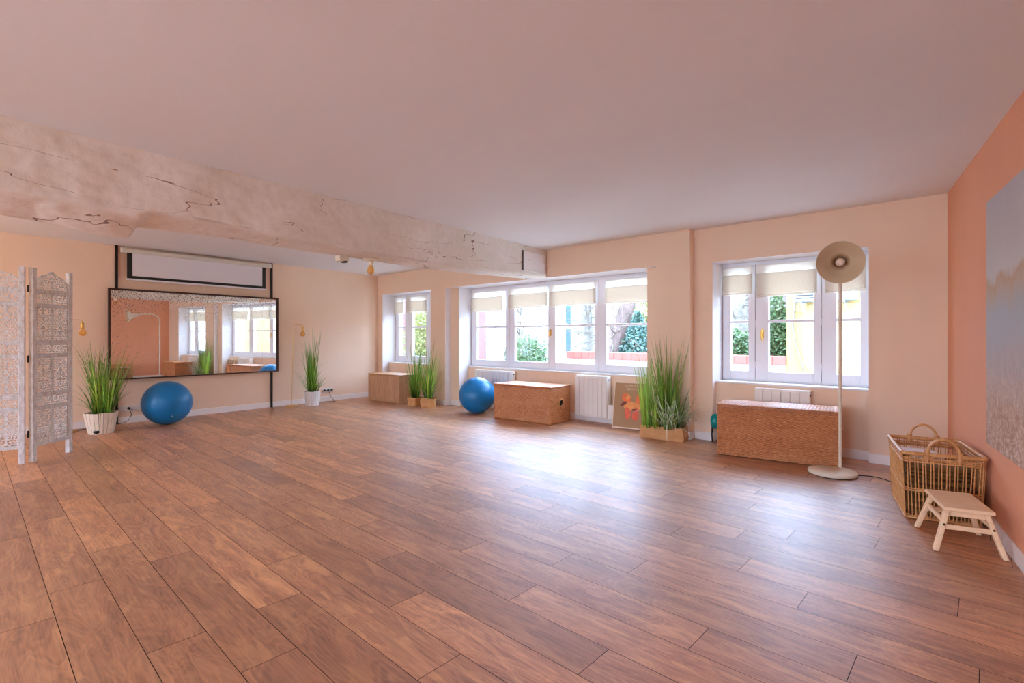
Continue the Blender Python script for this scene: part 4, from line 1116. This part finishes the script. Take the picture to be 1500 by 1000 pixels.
def shrub(name, x, y, rx, ry, h, n, m, label, seed, size=.05, stems=8, base=-.1, grp=None, cat='shrub', cone=False):
    root = empty(name, (x, y, base), label=label, cat=cat, group=grp); r = random.Random(seed); mb = MB(); K = []
    for i in range(n):
        while True:
            a, b, c = r.uniform(-1, 1), r.uniform(-1, 1), r.uniform(-1, 1); l = a*a+b*b+c*c
            if .15 < l <= 1: break
        if cone:
            z = h*(.05+.95*(r.random()**1.6)); rad = (1-z/h)*rx*(.5+.5*r.random()); th = r.uniform(0, 2*pi); px, py = rad*cos(th), rad*sin(th)
        else:
            k = 1+.35*noise.noise(Vector((a*2.5, b*2.5, c*2.5+seed))); px, py, z = a*rx*k, b*ry*k, h*.52+c*h*.48*k
        z = max(z, .03)
        d = Vector((r.gauss(0, 1), r.gauss(0, 1), r.gauss(0, 1))).normalized(); s = size*r.uniform(.6, 1.5); e = d.orthogonal().normalized()
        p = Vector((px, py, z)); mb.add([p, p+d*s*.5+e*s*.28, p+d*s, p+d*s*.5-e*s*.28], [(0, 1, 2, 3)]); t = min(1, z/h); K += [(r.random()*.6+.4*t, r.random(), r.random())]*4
    me = bpy.data.meshes.new('foliage'); me.from_pydata(mb.v, [], mb.f); me.materials.append(m)
    at = me.color_attributes.new('lf', 'FLOAT_COLOR', 'POINT'); dd = np.ones((len(K), 4), dtype=np.float32); dd[:, :3] = np.array(K); at.data.foreach_set('color', dd.ravel())
    o = bpy.data.objects.new('foliage', me); C.objects.link(o); o.parent = root
    mb = MB()
    for i in range(stems):
        a = r.uniform(0, 2*pi); q = r.uniform(.2, .8)
        mb.tube([(0, 0, 0), (rx*q*.4*cos(a), ry*q*.4*sin(a), h*.45), (rx*q*cos(a), ry*q*sin(a), h*.9)], [.02, .012, .004], 6)
    mb.build('stems', M['twig'], root)
g = 'garden shrubs seen through the windows'
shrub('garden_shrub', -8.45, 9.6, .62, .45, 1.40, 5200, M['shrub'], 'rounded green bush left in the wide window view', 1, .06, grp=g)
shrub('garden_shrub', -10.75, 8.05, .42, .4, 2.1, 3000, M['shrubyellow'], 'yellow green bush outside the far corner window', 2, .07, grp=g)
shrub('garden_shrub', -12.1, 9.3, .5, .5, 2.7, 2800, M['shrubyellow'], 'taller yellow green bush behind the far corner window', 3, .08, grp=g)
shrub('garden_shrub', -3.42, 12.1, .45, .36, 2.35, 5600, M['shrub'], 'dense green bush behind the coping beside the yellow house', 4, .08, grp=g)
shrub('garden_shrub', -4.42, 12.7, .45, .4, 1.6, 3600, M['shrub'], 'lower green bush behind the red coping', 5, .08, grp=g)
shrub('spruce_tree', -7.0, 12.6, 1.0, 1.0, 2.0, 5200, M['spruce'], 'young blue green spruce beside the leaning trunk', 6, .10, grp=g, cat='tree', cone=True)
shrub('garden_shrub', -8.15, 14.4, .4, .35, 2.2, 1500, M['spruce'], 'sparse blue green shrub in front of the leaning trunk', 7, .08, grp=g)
def tree(x, y, pts, rs, m, label, nb, seed, spread=1.0):
    root = empty('bare_tree', (x, y, -.1), label=label, cat='tree', group='bare trees beyond the garden wall'); r = random.Random(seed)
    mb = MB(); mb.tube(pts, rs, 12); mb.build('trunk', m, root); mb = MB()
    for i in range(nb):
        k = r.uniform(.25, 1); idx = min(len(pts)-2, int(k*(len(pts)-1))); p = Vector(pts[idx]).lerp(Vector(pts[idx+1]), r.random())
        d = Vector((r.gauss(0, 1), r.gauss(0, .6), r.gauss(.5, .6))).normalized(); Q = [p]
        for j in range(6): d = (d+Vector((r.gauss(0, .25), r.gauss(0, .25), r.gauss(.02, .2)))).normalized(); Q.append(Q[-1]+d*.28*spread)
        mb.tube(Q, [.022, .018, .014, .011, .008, .006, .004], 5, caps=False)
        for w in range(5):
            q = Q[r.randint(1, 5)]; e = (d+Vector((r.gauss(0, .8), r.gauss(0, .5), r.gauss(0, .8)))).normalized(); mb.tube([q, q+e*.3*spread, q+e*.55*spread+Vector((0, 0, -.05))], [.008, .006, .003], 4, caps=False)
    mb.build('branches', M['twig'], root)
tree(-7.95, 12.6, [(0, 0, 0), (.15, 0, .9), (.38, 0, 1.7), (.7, 0, 2.6), (1.0, 0, 4.2)], [.34, .28, .26, .24, .18], M['bark'], 'thick brown trunk leaning to the right behind the coping', 60, 1)
tree(-9.33, 13.4, [(0, 0, 0), (.05, 0, 1.5), (0, 0, 3), (.1, 0, 4.6)], [.24, .21, .21, .17], M['barkgrey'], 'grey ivy covered trunk beside the white house', 34, 2)
tree(-4.95, 14.2, [(0, 0, 0), (.05, 0, 1.5), (0, 0, 3), (.1, 0, 4.6)], [.28, .25, .23, .18], M['barkgrey'], 'pale grey trunk behind the bushes beside the brick house', 30, 3)
tree(-6.4, 15.5, [(0, 0, 0), (.1, 0, 1.5), (.3, 0, 3.4), (.2, 0, 4.6)], [.12, .10, .08, .05], M['twig'], 'thin bare tree in the middle distance', 90, 4, 1.3)
tree(-9.0, 9.9, [(0, 0, 0), (.05, 0, 1.0), (.1, 0, 1.8), (.1, 0, 2.2)], [.03, .022, .015, .008], M['twig'], 'small bare sapling behind the rounded bush', 14, 5, .5)
shrub('thicket', -9.4, 19.6, 2.2, .6, 3.2, 7000, M['shrubyellow'], 'pale tangled thicket far behind the garden trees', 12, .16, stems=60, grp=g)

# ------------------------------------------------------------------ light
w = bpy.data.worlds.new('overcast'); bpy.context.scene.world = w; w.use_nodes = True
nt = w.node_tree; bg = nt.nodes['Background']
bg.inputs[1].default_value = 25.0
_tc = nt.nodes.new('ShaderNodeTexCoord'); _sp = nt.nodes.new('ShaderNodeSeparateXYZ'); _rp = nt.nodes.new('ShaderNodeValToRGB')
nt.links.new(_tc.outputs['Generated'], _sp.inputs[0]); nt.links.new(_sp.outputs[2], _rp.inputs[0]); nt.links.new(_rp.outputs[0], bg.inputs[0])
_e = _rp.color_ramp.elements; _e[0].position = .0; _e[0].color = (.28, .34, .42, 1); _e[1].position = 1; _e[1].color = (.58, .76, 1.02, 1)
_m = _e.new(.22); _m.color = (.50, .69, 1.04, 1)
def area(name, loc, rot, sx, sy, power, col=(1, 1, 1), portal=False):
    l = bpy.data.lights.new(name, 'AREA'); l.shape = 'RECTANGLE'; l.size = sx; l.size_y = sy; l.energy = power; l.color = col
    o = bpy.data.objects.new(name, l); C.objects.link(o); o.location = loc; o.rotation_euler = rot
    if portal: l.cycles.is_portal = True
    return o
for i, (x0, x1) in enumerate(((-9.43, -7.77), (-7.05, -3.29), (-2.42, -.86))):
    area('sky_portal', ((x0+x1)/2, 6.62, 1.44), (-pi/2, 0, 0), x1-x0, 1.44, 1, portal=True)
for a, b in op: area('sky_portal', ((a+b)/2, WYB-.32, 1.3), (pi/2, 0, 0), b-a, 2.0, 1, portal=True)

# invented globe lamps, out of view, added to brighten the room
for i, (x, y, word) in enumerate(((-8.0, -1.9, 'nearest the mirror wall'), (-6.0, -2.1, 'second from the mirror wall'), (-3.6, -2.1, 'second from the salmon wall'), (-1.0, -2.1, 'nearest the salmon wall'))):
    root = empty('added_fill_lamp', (x, y, H), label='added unseen fill globe lamp under the rear ceiling, '+word, cat='added fill lamp', group='added fill globes behind the camera')
    mb = MB(); mb.lathe([(0, 0), (.07, 0), (.07, -.03), (.012, -.035), (.012, -.12), (.05, -.125), (.05, -.15), (0, -.15)], 24); mb.build('lamp_base', M['whitemetal'], root)
    m = bpy.data.materials.get('fill_globe_glow') or bpy.data.materials.new('fill_globe_glow')
    if i == 0:
        t = NT(m); e = t.new('ShaderNodeEmission'); e.inputs[0].default_value = (1, .86, .70, 1); e.inputs[1].default_value = 2.5; t.done(e.outputs[0])
    mb = MB(); mb.lathe([(.05, -.14)]+[(.15*sin(pi*k/12), -.28+.15*cos(pi*k/12)) for k in range(2, 13)], 32); g = mb.build('fill_globe', m, root)
    g.visible_shadow = True
    l = bpy.data.lights.new('added_fill_light', 'POINT'); l.energy = (46, 16, 16, 16)[i]; l.color = (1, .74, .46) if i == 0 else (1, .95, .9); l.shadow_soft_size = .16
    lo = bpy.data.objects.new('added_fill_light', l); C.objects.link(lo); lo.location = (x, y, H-.50)

# ------------------------------------------------------------------ camera and view
cam = bpy.data.cameras.new('camera'); co = bpy.data.objects.new('camera', cam); C.objects.link(co)
co.location = (0, 0, 1.25); co.rotation_euler = (pi/2, 0, R_(42.9508))
cam.sensor_width = 36; cam.lens = 746.4/1500*36; cam.shift_y = -5.97/1500; cam.clip_start = .05; cam.clip_end = 300
sc = bpy.context.scene; sc.camera = co
sc.view_settings.view_transform = 'Standard'; sc.view_settings.look = 'None'; sc.view_settings.gamma = 1; sc.view_settings.exposure = 0.26
sc.cycles.max_bounces = 10; sc.cycles.diffuse_bounces = 7; sc.cycles.glossy_bounces = 5; sc.cycles.transparent_max_bounces = 24
sc.cycles.sample_clamp_indirect = 6; sc.cycles.caustics_reflective = True; sc.cycles.caustics_refractive = False
